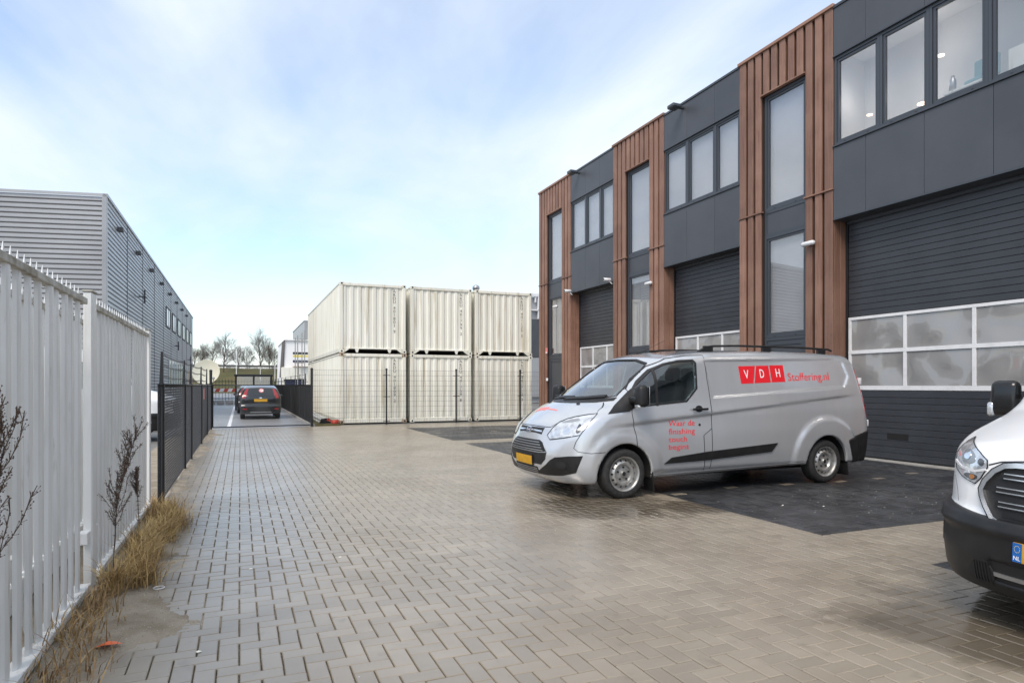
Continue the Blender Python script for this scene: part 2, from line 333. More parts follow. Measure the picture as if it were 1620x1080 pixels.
def sv_outer(x,y,z):
    w=np.abs(y)
    p,dp=SV_TOP(x-0.20*w*w)
    ft=(z-p+0.085*w*w)/np.sqrt(1+dp*dp)
    s,ds=SV_SIDE(z)
    # shoulder crease, recessed load panel, rear arch flare, front arch flare
    zc=1.02+0.0885*(x-1.94)
    ins=0.020*sstep(0.004,-0.03,z-zc)*sstep(-0.62,-0.03,z-zc)*sstep(0.75,1.3,x)*sstep(5.25,4.8,x)
    pd=polysdf(x,z,SV_PANEL)
    ins=ins+0.021*sstep(0.006,-0.024,pd)
    rr=np.hypot(x-4.54,z-0.31); rf=np.hypot(x-1.07,z-0.31)
    ins=ins-0.034*sstep(0.70,0.60,rr)*sstep(0.1,0.3,z)-0.022*sstep(0.62,0.48,rf)*sstep(0.1,0.3,z)
    ins=ins+0.03*sstep(0.36,0.28,z)*sstep(1.3,1.6,x)*sstep(4.2,4.0,x)
    fs=(w-s+ins)/np.sqrt(1+ds*ds)
    q,_=SV_NOSE(z)
    fn=(q+0.13*w*w+0.36*w**6-x)/np.sqrt(1+(0.26*w+2.16*w**5)**2)
    r,dr=SV_REAR(z)
    fr=(x-r+0.05*w**4)/np.sqrt(1+dr*dr)
    f=smax(ft,fs,0.13)
    f=smax(f,fn,0.07)
    f=smax(f,fr,0.10)
    zb=0.235+0.02*np.clip(x-1.5,0,3)-0.03*sstep(1.0,0.6,x)+0.06*sstep(0.35,0.05,x)
    f=smax(f,zb-z,0.03)
    return f
def sv_body(x,y,z):
    f=sv_outer(x,y,z); w=np.abs(y)
    for cx,cz in SV_AX:
        c=np.maximum(np.hypot(x-cx,z-cz)-0.398,0.60-w)
        f=smax(f,-c,0.012)
    cav=np.maximum(np.maximum(f+0.055,np.abs(x-1.55)-0.80),0.72-z)
    f=np.maximum(f,-cav)
    hs=np.maximum(polysdf(x,z,SV_SWIN)+0.012,0.5-w)
    hw=np.maximum(polysdf(y,z,SV_WSH)+0.012,np.maximum(x-2.0,0.5-x))
    f=np.maximum(f,-hs); f=np.maximum(f,-hw)
    return f
# ---- white van
WV_TOP=curve([(-0.3,0.75),(0.02,0.98),(0.07,1.07),(0.2,1.13),(0.5,1.23),(0.85,1.34),(1.0,1.42),(1.75,2.15),(2.1,2.35),(2.6,2.44),(3.4,2.47),(5.6,2.47)],0.06)
WV_SIDE=curve([(0.1,0.95),(0.35,1.00),(0.7,1.025),(1.1,1.02),(1.5,0.985),(2.1,0.93),(2.6,0.86)],0.12)
WV_NOSE=curve([(0.1,0.22),(0.2,0.10),(0.3,0.03),(0.45,0.0),(0.6,0.01),(0.66,0.04),(0.75,0.05),(1.0,0.08),(1.4,0.18)],0.04)
WV_WSH=[(-0.84,1.52),(-0.6,1.46),(0,1.43),(0.6,1.46),(0.84,1.52),(0.76,2.05),(0.7,2.16),(0.3,2.22),(0,2.23),(-0.3,2.22),(-0.7,2.16),(-0.76,2.05)]
WV_SWIN=[(1.40,1.36),(1.50,1.62),(1.95,2.0),(2.45,2.02),(2.5,1.95),(2.5,1.36)]
WV_AX=((1.02,0.34),(4.3,0.34))
def wv_outer(x,y,z):
    w=np.abs(y)
    p,dp=WV_TOP(x-0.30*w*w)
    ft=(z-p+0.11*w*w)/np.sqrt(1+dp*dp)
    s,ds=WV_SIDE(z)
    bump=0.022*sstep(0.70,0.66,z)*sstep(1.0,0.8,x)
    fs=(w-s-bump)/np.sqrt(1+ds*ds)
    q,_=WV_NOSE(z)
    fn=(q-1.2*bump+0.27*w*w+0.36*w**6-x)/np.sqrt(1+(0.54*w+2.16*w**5)**2)
    f=smax(ft,fs,0.12); f=smax(f,fn,0.09)
    f=smax(f,x-5.53,0.1)
    f=smax(f,0.24-z,0.03)
    return f
def wv_body(x,y,z):
    f=wv_outer(x,y,z); w=np.abs(y)
    for cx,cz in WV_AX:
        f=smax(f,-np.maximum(np.hypot(x-cx,z-cz)-0.42,0.60-w),0.012)
    cav=np.maximum(np.maximum(f+0.06,np.abs(x-1.75)-0.85),0.95-z)
    f=np.maximum(f,-cav)
    f=np.maximum(f,-np.maximum(polysdf(x,z,WV_SWIN)+0.012,0.5-w))
    f=np.maximum(f,-np.maximum(polysdf(y,z,WV_WSH)+0.012,np.maximum(x-2.3,0.7-x)))
    return f
# ---- small hatchback
HC_TOP=curve([(-0.2,0.55),(0.05,0.72),(0.3,0.84),(0.9,0.98),(1.65,1.36),(2.1,1.45),(2.9,1.45),(3.4,1.38),(3.62,1.33),(3.9,0.98),(4.1,0.7)],0.08)
HC_SIDE=curve([(0.1,0.78),(0.35,0.81),(0.6,0.825),(0.9,0.815),(1.1,0.75),(1.45,0.60),(1.6,0.5)],0.08)
def hc_outer(x,y,z):
    w=np.abs(y)
    p,dp=HC_TOP(x-0.10*w*w*sstep(2.2,1.6,x)+0.12*w*w*sstep(2.6,3.4,x))
    ft=(z-p+0.08*w*w)/np.sqrt(1+dp*dp)
    s,ds=HC_SIDE(z); fs=(w-s)/np.sqrt(1+ds*ds)
    fn=0.02+0.12*w*w+0.5*w**6-x
    fr=x-3.90+0.09*w*w+0.1*w**6-0.035*sstep(0.62,0.56,z)
    f=smax(ft,fs,0.10); f=smax(f,fn,0.1); f=smax(f,fr,0.08); f=smax(f,0.22-z,0.04)
    return f
HC_RWIN=[(-0.50,0.98),(0.50,0.98),(0.44,1.27),(0.3,1.30),(-0.3,1.30),(-0.44,1.27)]
def hc_body(x,y,z):
    f=hc_outer(x,y,z); w=np.abs(y)
    for cx in (0.72,3.2):
        f=smax(f,-np.maximum(np.hypot(x-cx,z-0.29)-0.34,0.5-w),0.012)
    return f
def grad(F,p,e=0.004):
    x,y,z=p[:,0],p[:,1],p[:,2]
    return np.stack([(F(x+e,y,z)-F(x-e,y,z)),(F(x,y+e,z)-F(x,y-e,z)),(F(x,y,z+e)-F(x,y,z-e))],1)/(2*e)
def surface_net(F,lo,hi,h):
    lo=np.array(lo,float); n=np.ceil((np.array(hi)-lo)/h).astype(int)+1
    ax=[lo[i]+h*np.arange(n[i]) for i in range(3)]
    V=np.empty(n)
    Yg,Zg=np.meshgrid(ax[1],ax[2],indexing='ij')
    for i0 in range(0,n[0],16):
        xs=ax[0][i0:i0+16]
        X=np.broadcast_to(xs[:,None,None],(len(xs),)+Yg.shape)
        V[i0:i0+16]=F(X,np.broadcast_to(Yg,X.shape),np.broadcast_to(Zg,X.shape))
    ins=V<0
    c=n-1
    acc=np.zeros((*c,3)); cnt=np.zeros(c)
    def sl(o): return tuple(slice(o[k],o[k]+c[k]) for k in range(3))
    for axis in range(3):
        o1,o2=[(k+1)%3 for k in (axis,axis+1)]
        o1=(axis+1)%3; o2=(axis+2)%3
        for a in (0,1):
            for b in (0,1):
                s0=[0,0,0]; s0[o1]=a; s0[o2]=b
                s1=list(s0); s1[axis]=1
                va=V[sl(s0)]; vb=V[sl(s1)]
                m=(va<0)!=(vb<0)
                t=np.where(m,va/np.where(m,va-vb,1),0)
                for k in range(3):
                    acc[...,k]+=np.where(m,(t if k==axis else s0[k]),0)
                cnt+=m
    act=cnt>0
    idx=np.full(c,-1,int); ijk=np.argwhere(act); idx[act]=np.arange(len(ijk))
    P=lo+h*(ijk+acc[act]/cnt[act][:,None])
    faces=[]
    for axis in range(3):
        o1=(axis+1)%3; o2=(axis+2)%3
        sA=[slice(1,c[k]) for k in range(3)]; sA[axis]=slice(0,c[axis])
        sB=list(sA); sB[axis]=slice(1,c[axis]+1)
        a=ins[tuple(sA)]; b=ins[tuple(sB)]
        e=np.argwhere(a!=b); flip=a[tuple(e.T)]
        e=e.copy(); 
        for k in range(3):
            if k!=axis: e[:,k]+=1
        def cell(d1,d2):
            q=e.copy(); q[:,o1]-=d1; q[:,o2]-=d2; return idx[tuple(q.T)]
        q=np.stack([cell(1,1),cell(0,1),cell(0,0),cell(1,0)],1)
        q[~flip]=q[~flip][:,::-1]
        faces.append(q)
    Q=np.concatenate(faces)
    for _ in range(4):
        g=grad(F,P,0.003); v=F(P[:,0],P[:,1],P[:,2])
        st=(v/np.maximum((g*g).sum(1),0.2))[:,None]*g
        ln=np.linalg.norm(st,axis=1,keepdims=True)
        P=P-st*np.minimum(1,0.35*h/np.maximum(ln,1e-9))
    return P,Q
def cast(F,o,d,tmax=3.0,n=240):
    """first crossing of the body along rays o + t d"""
    o=np.asarray(o,float); d=np.asarray(d,float)
    ts=np.linspace(0,tmax,n); t0=np.full(len(o),np.nan)
    prev=F(*o.T)
    for i in range(1,n):
        p=o+d*ts[i]; v=F(*p.T)
        m=np.isnan(t0)&(prev>0)&(v<=0); t0[m]=ts[i-1]; prev=v
    bad=np.isnan(t0); a=np.where(bad,tmax*0.5,t0); b=a+(ts[1]-ts[0])
    for _ in range(14):
        m=(a+b)/2; v=F(*(o+d*m[:,None]).T); a=np.where(v>0,m,a); b=np.where(v>0,b,m)
    p=o+d*((a+b)/2)[:,None]
    return p,bad
# ------------------------------------------------------------------ ground, paving
g=MB(); n=24
for i in range(n):
    a0,a1=2*math.pi*i/n,2*math.pi*(i+1)/n
    g.add([(0,0,-0.06),(1500*math.cos(a0),1500*math.sin(a0),-0.06),(1500*math.cos(a1),1500*math.sin(a1),-0.06)],[(0,1,2)])
struct('ground',g,M['yard'])
PM=0.105; BX,BY=5.14,4.54
XL,XR,YN,YF=-1.175,11.16,0.5,23.44
pav=struct('pavement',MB().box(XL,XR+0.05,YN,YF,-0.05,-0.015),M['sand'])
BAYS=[(BY-100*PM,BY-10*PM),(BY,BY+48*PM),(BY+56*PM,BY+102*PM),(BY+110*PM,BY+160*PM)]
def is_dark(cx,cy):
    return cx>BX and any(a<cy<b for a,b in BAYS)
MID=[0.5*(a+b) for a,b in BAYS]
i0=int(math.floor((XL-BX)/PM))+1; i1=int((XR-BX)/PM); j0=int(math.floor((YN-BY)/PM))+1; j1=int((YF-BY)/PM)
bricks=[]   # (cx, cy, half-length x, half-length y, dark)
def cellc(i,j): return BX+(i+0.5)*PM, BY+(j+0.5)*PM
marker=set()
for m_ in MID:
    jm=int((m_-BY)/PM)
    for k in range(0,7):
        ii=int(round((k*0.945+0.0)/PM))
        # nearest lengthwise brick
        best=None
        for di in range(-1,3):
            for dj in range(-1,2):
                if (ii+di+jm+dj)%4==0: best=(ii+di,jm+dj)
        if best: marker.add(best)
for i in range(i0-1,i1+1):
    for j in range(j0-1,j1+1):
        k=(i+j)%4
        if k==0: cells=[(i,j),(i+1,j)]
        elif k==2: cells=[(i,j),(i,j+1)]
        else: continue
        ok=[i0<=a<=i1-1 and j0<=b<=j1-1 for a,b in cells]
        dk=[is_dark(*cellc(a,b)) for a,b in cells]
        if all(ok) and dk[0]==dk[1]:
            c0,c1=cellc(*cells[0]),cellc(*cells[1])
            dd=dk[0] and not ((i,j) in marker and k==0)
            bricks.append(((c0[0]+c1[0])/2,(c0[1]+c1[1])/2,PM if k==0 else PM/2,PM/2 if k==0 else PM,dd))
        else:
            for q in range(2):
                if ok[q]:
                    c0=cellc(*cells[q]); bricks.append((c0[0],c0[1],PM/2,PM/2,dk[q]))
def brick_verts(hx,hy):
    ch=0.0045; x,y=hx-0.0031,hy-0.0020
    v=[(-x+ch,-y+ch,0),(x-ch,-y+ch,0),(x-ch,y-ch,0),(-x+ch,y-ch,0),(-x,-y,-ch),(x,-y,-ch),(x,y,-ch),(-x,y,-ch),(-x,-y,-0.022),(x,-y,-0.022),(x,y,-0.022),(-x,y,-0.022)]
    return np.array(v)
BF=np.array([(0,1,2,3)]+[(4+a,4+(a+1)%4,(a+1)%4,a) for a in range(4)]+[(8+a,8+(a+1)%4,4+(a+1)%4,4+a) for a in range(4)])
rank=[]
for t,b in enumerate(bricks):
    p=pxy(b[0],b[1],0)
    if p and 10<p[0]<1610 and 620<p[1]<1078 and not (p[0]<300 and p[1]>760 and b[0]<-0.5): rank.append((p[2],t))
rank.sort(); single=set(t for _,t in rank[:300])
BM={}
def wob(b):
    # gentle settlement of the paving plus a small lip for each stone
    return 0.004*math.sin(b[0]*1.7+b[1]*0.9)+0.003*math.sin(b[1]*2.3-b[0]*0.6)
lots={False:[[],[]],True:[[],[]]}; cnt={False:0,True:0}
for t,b in enumerate(bricks):
    z=wob(b)+random.uniform(-0.0012,0.0012); tx,ty=random.gauss(0,0.004),random.gauss(0,0.004); rz=random.gauss(0,0.006)
    if t in single:
        key=(b[2],b[3],b[4])
        if key not in BM:
            me=bpy.data.meshes.new('brick'); me.from_pydata(brick_verts(b[2],b[3]).tolist(),[],BF.tolist()); me.materials.append(M['brick_dark' if b[4] else 'brick']); BM[key]=me
        o=bpy.data.objects.new('brick',BM[key]); lnk(o,pav); o.location=(b[0],b[1],z); o.rotation_euler=(tx,ty,rz)
    else:
        v=brick_verts(b[2],b[3]); x,y,zz_=v.T
        c_,s_=math.cos(rz),math.sin(rz)
        w=np.stack([x*c_-y*s_+b[0],x*s_+y*c_+b[1],zz_+z-x*ty+y*tx],1)
        lots[b[4]][0].append(w); lots[b[4]][1].append(BF+cnt[b[4]]*12); cnt[b[4]]+=1
for dk in (False,True):
    V=np.concatenate(lots[dk][0]); F=np.concatenate(lots[dk][1])
    me=bpy.data.meshes.new('brick'); me.vertices.add(len(V)); me.vertices.foreach_set('co',V.ravel()); me.loops.add(F.size); me.loops.foreach_set('vertex_index',F.ravel().astype(np.int32))
    me.polygons.add(len(F)); me.polygons.foreach_set('loop_start',np.arange(0,F.size,4,dtype=np.int32)); me.update(calc_edges=True); me.validate()
    me.materials.append(M['brick_dark' if dk else 'brick']); me.polygons.foreach_set('use_smooth',np.zeros(len(F),bool))
    o=bpy.data.objects.new('dark_paving_bricks' if dk else 'paving_bricks',me); lnk(o,pav); o['kind']='stuff'
# sandy soil washed over the edge of the paving
s=MB(); nx,ny=64,560
def soilh(x,y):
    n=math.sin(y*1.3)*0.10+math.sin(y*3.1+1)*0.07+math.sin(y*7.7)*0.04+math.sin(x*9+y*4)*0.05
    edge=-0.66+n+0.34*math.exp(-((y-4.45)/0.55)**2)+0.10*math.exp(-((y-19)/2.5)**2)-0.10*(1/(1+math.exp(-(y-8.3)*4)))+0.08*math.exp(-((y-2.4)/0.7)**2)
    h=0.034*(1/(1+math.exp((x-edge+0.16)*12)))+0.022*(1/(1+math.exp((x-edge)*9)))-0.019
    return h+0.0045*math.sin(x*41+y*17)*math.sin(y*37-x*13)+0.006*math.sin(x*15+y*11)*math.sin(y*9.1)
for jy in range(ny+1):
    for ix in range(nx+1):
        x=-1.75+ix*(1.95/nx); y=0.6+jy*(22.9/ny); s.v.append((x,y,soilh(x,y)))
for jy in range(ny):
    for ix in range(nx):
        a=jy*(nx+1)+ix; s.f.append((a,a+1,a+nx+2,a+nx+1))
struct('soil',s,M['soil'],smooth=True,fix=False)
# parking yard beyond the gate, its kerb, verge and lane marking
struct('parking_yard',MB().box(-40,3.0,23.47,120,-0.05,-0.004),M['farpave'])
vg=MB().box(2.42,3.3,23.5,70,-0.04,0.05); struct('verge',vg,M['grassland'])
kb=MB(); kb.box(2.28,2.42,23.5,60,-0.04,0.07); struct('kerb',kb,M['concrete'])
struct('lane_marking',MB().box(-0.42,-0.30,24.2,48,-0.004,0.0005),M['white'])
struct('door_threshold',MB().box(11.17,11.44,-6,23.38,-0.04,0.012),M['concrete'])
yd=MB().box(3.3,40,23.5,75,-0.05,-0.002); struct('container_yard',yd,M['yard'])
# ------------------------------------------------------------------ brown and anthracite business building
XF,XD=11.05,11.42
bld=thing('business_building','two-storey row of business units in brown boards and dark grey panels with sectional doors','building',(XF,14,0))
ZT=9.13; ZP=4.80
TW=[(20.75,23.42),(15.16,17.84),(9.50,12.15),(2.53,5.20)]
bx('wall',bld,M['panel'],11.95,26,-6,23.36,0.0,9.0,0.01)
bx('roof',bld,M['panel'],XF+0.16,26,-6,23.40,8.99,9.07,0.01)
bx('end_wall',bld,M['panel'],XF+0.14,11.95,23.30,23.38,0.0,8.98,0.004)
def frame_rect(name,parent,m,x0,x1,y0,y1,z0,z1,wd):
    b=MB(); b.box(x0,x1,y0,y1,z0,z0+wd); b.box(x0,x1,y0,y1,z1-wd,z1); b.box(x0,x1,y0,y0+wd,z0+wd,z1-wd); b.box(x0,x1,y1-wd,y1,z0+wd,z1-wd)
    return b.build(name,m,parent)
def window(parent,y0,y1,z0,z1,sub=0.055,xo=0.0,lining=True,drip=True):
    """fixed light: outer frame, sash bead, pane"""
    w=frame_rect('window',parent,M['frame'],XF+0.035+xo,XF+0.10+xo,y0,y1,z0,z1,sub)
    f=frame_rect('sash',w,M['frame'],XF+0.055+xo,XF+0.115+xo,y0+sub+0.004,y1-sub-0.004,z0+sub+0.004,z1-sub-0.004,0.045)
    p=sub+0.05
    bx('pane',w,M['glass'],XF+0.082+xo,XF+0.092+xo,y0+p,y1-p,z0+p,z1-p,0.0)
    if drip:
        for q in (0.25,0.75):
            bx('drain_cap',w,M['black'],XF+0.028+xo,XF+0.034+xo,y0+(y1-y0)*q-0.02,y0+(y1-y0)*q+0.02,z0+0.018,z0+0.032,0.0)
    return w
for ti,(y0,y1) in enumerate(TW):
    pitch=(y1-y0)/11; bw=pitch*0.70
    bx('cladding_backing',bld,M['gap'],XF+0.062,XF+0.12,y0+0.02,y0+3*pitch-0.02,0.02,ZT-0.1,0.0)
    bx('cladding_backing',bld,M['gap'],XF+0.062,XF+0.12,y1-3*pitch+0.02,y1-0.02,0.02,ZT-0.1,0.0)
    bx('cladding_backing',bld,M['gap'],XF+0.062,XF+0.12,y0+3*pitch-0.02,y1-3*pitch+0.02,8.06,ZT-0.1,0.0)
    for k in range(11):
        a=y0+k*pitch+pitch*0.15; b=a+bw
        if k in (0,10):
            if k==0: a=y0+0.003
            else: b=y1-0.003
        if 3<=k<=7:
            bx('board',bld,M['wood'],XF,XF+0.05,a,b,8.09,ZT-0.06,0.005)
        else:
            bx('board',bld,M['wood'],XF,XF+0.05,a,b,0.03,5.385,0.005)
            bx('board',bld,M['wood'],XF,XF+0.05,a,b,5.425,ZT-0.06,0.005)
    for a,b in ((y0,y0+3*pitch),(y1-3*pitch,y1)):
        bx('ledge',bld,M['wood'],XF-0.03,XF+0.05,a-0.015,b+0.0,5.388,5.422,0.003)
    bx('ledge',bld,M['wood'],XF-0.03,XF+0.06,y0+3*pitch-0.03,y1-3*pitch+0.03,8.055,8.087,0.003)
    bx('coping',bld,M['wood'],XF-0.04,XF+0.20,y0-0.03,y1+0.03,ZT-0.06,ZT+0.012,0.006)
    # brown returns into the door recess
    for yy,sg in ((y0,1),(y1,-1)):
        for q in range(2):
            xa=XF+0.053+q*0.16
            a,b=sorted((yy-0.0*sg,yy+0.05*sg)); bx('return_board',bld,M['wood'],xa,xa+0.15,a,b,0.03,ZP-0.02,0.004)
    # tall glazed slot: upper light, spandrel, lower light, entrance door
    wy0,wy1=y0+3*pitch+0.0,y1-3*pitch-0.0
    xo=0.05
    window(bld,wy0,wy1,5.42,8.05,0.06,xo)
    bx('spandrel',bld,M['panel'],XF+0.10,XF+0.15,wy0+0.002,wy1-0.002,4.86,5.418,0.004)
    frame_rect('spandrel_frame',bld,M['frame'],XF+0.085,XF+0.13,wy0+0.004,wy1-0.004,4.84,5.416,0.06)
    window(bld,wy0,wy1,2.52,4.838,0.06,xo)
    d=bx('entrance_door',bld,M['panel'],XF+0.12,XF+0.16,wy0+0.05,wy1-0.05,0.03,2.46,0.004)
    frame_rect('door_frame',d,M['frame'],XF+0.085,XF+0.13,wy0+0.003,wy1-0.003,0.01,2.515,0.065)
    frame_rect('door_leaf',d,M['frame'],XF+0.10,XF+0.125,wy0+0.07,wy1-0.07,0.03,2.445,0.10)
    bx('handle',d,M['blackgloss'],XF+0.055,XF+0.10,wy0+0.12,wy0+0.14,0.95,1.15,0.003)
    bx('bright_room_sheet',bld,M['bright_room_sheet'],XF+0.22,XF+0.225,wy0+0.02,wy1-0.02,2.45,8.1,0.0)  # sheet added close behind the panes so they look brightly lit inside
# units between the towers: panels, window band, sectional door
UN=[dict(y0=17.84,y1=20.75,gl=[(17.93,18.59),(18.81,19.59),(19.79,20.53)],seam=[18.72,19.68]),
    dict(y0=12.15,y1=15.16,gl=[(12.27,12.97),(13.14,14.06),(14.25,14.95)],seam=[13.05,14.15]),
    dict(y0=5.20,y1=9.50,gl=[(5.62,6.48),(6.68,7.49),(7.60,8.40),(8.58,9.28)],seam=[6.49,7.62,8.77])]
UN.append(dict(y0=-6.0,y1=2.53,gl=[],seam=[-4.5,-3,-1.5,0.0,1.2]))
for ui,u in enumerate(UN):
    y0,y1=u['y0']+0.004,u['y1']-0.004
    ed=[y0]+u['seam']+[y1]
    for a,b in zip(ed[:-1],ed[1:]):
        if u['gl']:
            bx('panel',bld,M['panel'],XF+0.012,XF+0.06,a+0.004,b-0.004,ZP,6.235,0.003)
            bx('panel',bld,M['panel'],XF+0.012,XF+0.06,a+0.004,b-0.004,8.085,ZT-0.09,0.003)
        else:
            bx('panel',bld,M['panel'],XF+0.012,XF+0.06,a+0.004,b-0.004,ZP,ZT-0.09,0.003)
    bx('panel_backing',bld,M['black'],XF+0.065,XF+0.12,y0,y1,ZP+0.01,6.2,0.0)
    bx('panel_backing',bld,M['black'],XF+0.065,XF+0.12,y0,y1,8.1,ZT-0.1,0.0)
    bx('coping',bld,M['frame'],XF-0.012,XF+0.20,y0,y1,ZT-0.088,ZT-0.03,0.004)
    bx('drip_profile',bld,M['frame'],XF-0.006,XF+0.10,y0,y1,ZP-0.035,ZP-0.003,0.003)
    bx('soffit',bld,M['panel'],XF+0.10,11.95,y0+0.003,y1-0.003,ZP-0.033,ZP-0.004,0.0)
    if u['gl']:
        bx('sill',bld,M['frame'],XF-0.02,XF+0.10,y0,y1,6.238,6.268,0.003)
        bx('sill',bld,M['frame'],XF-0.012,XF+0.10,y0,y1,8.052,8.08,0.003)
        gl=u['gl']; cuts=[y0+0.002]+[0.5*(gl[k][1]+gl[k+1][0]) for k in range(len(gl)-1)]+[y1-0.002]
        for a,b in zip(cuts[:-1],cuts[1:]): window(bld,a+0.002,b-0.002,6.272,8.048,0.05)
        bx('interior_wall',bld,M['lining'],XF+0.85,XF+0.88,y0,y1,6.1,8.2,0.0) if ui==2 else bx('bright_room_sheet',bld,M['bright_room_sheet'],XF+0.17,XF+0.175,y0+0.02,y1-0.02,6.2,8.1,0.0)  # outside the open office, an added pale sheet imitates a bright interior
        for q_ in (y0+0.004,y1-0.044): bx('interior_wall',bld,M['lining'],XF+0.125,XF+0.85,q_,q_+0.04,6.1,8.2,0.0)
        bx('interior_ceiling',bld,M['lining'],XF+0.125,XF+0.85,y0,y1,8.12,8.16,0.0)
        bx('interior_floor',bld,M['lining'],XF+0.125,XF+0.85,y0,y1,6.12,6.16,0.0)
    # sectional door
    dr=bx('sectional_door',bld,M['seam'],XD+0.035,XD+0.07,y0+0.01,y1-0.01,0.02,ZP-0.03,0.0)
    yy0,yy1=y0+0.06,y1-0.06
    nz=0.117
    z=0.035
    while z<1.31:
        zt=min(z+nz,1.335); bx('slat',dr,M['slat'],XD,XD+0.04,yy0,yy1,z+0.0012,zt-0.0022,0.006); z=zt
    z=2.815
    while z<4.73:
        zt=min(z+nz,4.745); bx('slat',dr,M['slat'],XD,XD+0.04,yy0,yy1,z+0.0012,zt-0.0022,0.006); z=zt
    bx('bottom_seal',dr,M['black'],XD-0.005,XD+0.04,yy0,yy1,0.013,0.034,0.0)
    bx('rail_cover',dr,M['frame'],XD-0.04,XD+0.03,yy0,yy1,4.70,4.765,0.004)
    ncol=4 if (u['y1']-u['y0'])>3.5 else 3
    for zb,zt in ((1.34,1.43),(2.06,2.14),(2.745,2.81)):
        bx('glazing_bar',dr,M['whitebar'],XD-0.012,XD+0.03,yy0,yy1,zb+0.004,zt-0.004,0.004)
    if ui==2: ms=[yy0,5.83,7.0,8.23,yy1]
    else: ms=[yy0+(yy1-yy0)*k/ncol for k in range(ncol+1)]
    for k,my in enumerate(ms):
        a,b=(my-0.032,my+0.032)
        if k==0: a,b=my,my+0.06
        if k==len(ms)-1: a,b=my-0.06,my
        for zb,zt in ((1.43,2.06),(2.14,2.745)):
            bx('glazing_bar',dr,M['whitebar'],XD-0.010,XD+0.03,a,b,zb-0.003,zt+0.003,0.004)
    for a,b in zip(ms[:-1],ms[1:]):
        for zb,zt in ((1.43,2.06),(2.14,2.745)):
            bx('pane',dr,M['acrylic'],XD+0.014,XD+0.024,a+0.01,b-0.01,zb-0.002,zt+0.002,0.0)
    if ui==2: bx('letter_slot',dr,M['wheelwell'],XD-0.006,XD+0.02,8.16,8.59,0.41,0.53,0.006)
    for a in (y0+0.005,y1-0.05): bx('guide',dr,M['black'],XD-0.015,XD+0.03,a,a+0.045,0.02,ZP-0.04,0.0)
# things seen behind the nearest upper windows
u=UN[2]
for k,(yy,zz_,r) in enumerate(((9.10,6.83,0.055),(8.02,6.62,0.085),(7.68,7.35,0.06))):
    t_=thing('ring_lamp',['lit ring ceiling lamp, leftmost in the nearest upper windows','large lit ring lamp low behind the second nearest upper pane','small lit ring lamp at right edge of the second upper pane'][k],'lamp',(XF+0.55,yy,zz_),'ring lamps in the upper office')
    lamp=MB().lathe([(r*0.55,0.0),(r,0.0),(r,0.014),(r*0.55,0.014),(r*0.55,0.0)],2,(XF+0.55,yy,zz_),20); lamp.build('lamp_ring',M['ring'],t_,smooth=False)
    MB().bar((XF+0.55,yy,zz_+0.014),(XF+0.55,yy,8.12),0.0015,4).build('cord',M['satin'],t_)
    pl_=bpy.data.lights.new('ring_light','POINT'); pl_.energy=3.2; pl_.shadow_soft_size=0.25; pl_.color=(1,0.93,0.85); lo_=bpy.data.objects.new('ring_light',pl_); lnk(lo_,t_); lo_.location=(-0.25,0,0.35)
t_=thing('office_chair','teal chair shell standing behind an upper window','chair',(XF+0.45,7.05,6.16))
bb=bx('backrest',t_,M['teal'],XF+0.55,XF+0.62,6.72,7.12,6.62,6.98,0.05); bx('seat',t_,M['teal'],XF+0.25,XF+0.60,6.70,7.10,6.50,6.58,0.03); MB().bar((XF+0.42,6.9,6.16),(XF+0.42,6.9,6.5),0.03,8).build('stem',M['black'],t_)
t_=thing('bottle','grey bottle on the upper window shelf beside teal chair','bottle',(XF+0.2,7.26,6.46))
MB().lathe([(0.0,6.46),(0.055,6.46),(0.055,6.66),(0.03,6.70),(0.03,6.74),(0.0,6.74)],2,(XF+0.22,7.26,0),14).build('flask',M['satin'],t_,smooth=True)
t_=thing('shelf_board','pale shelf just inside the upper window under teal chair','shelf',(XF+0.2,7.0,6.16)); bx('board',t_,M['cream'],XF+0.13,XF+0.40,6.70,7.36,6.42,6.46,0.003); bx('leg',t_,M['cream'],XF+0.15,XF+0.38,6.72,6.76,6.16,6.42,0.003); bx('leg',t_,M['cream'],XF+0.15,XF+0.38,7.30,7.34,6.16,6.42,0.003)
t_=thing('storage_box','cream storage boxes behind the rightmost visible upper window','box',(XF+0.3,6.1,6.16))
bx('carton',t_,M['cream'],XF+0.16,XF+0.50,5.75,6.36,6.40,6.75,0.01); bx('carton',t_,M['white'],XF+0.20,XF+0.45,5.85,6.12,6.76,6.95,0.01)
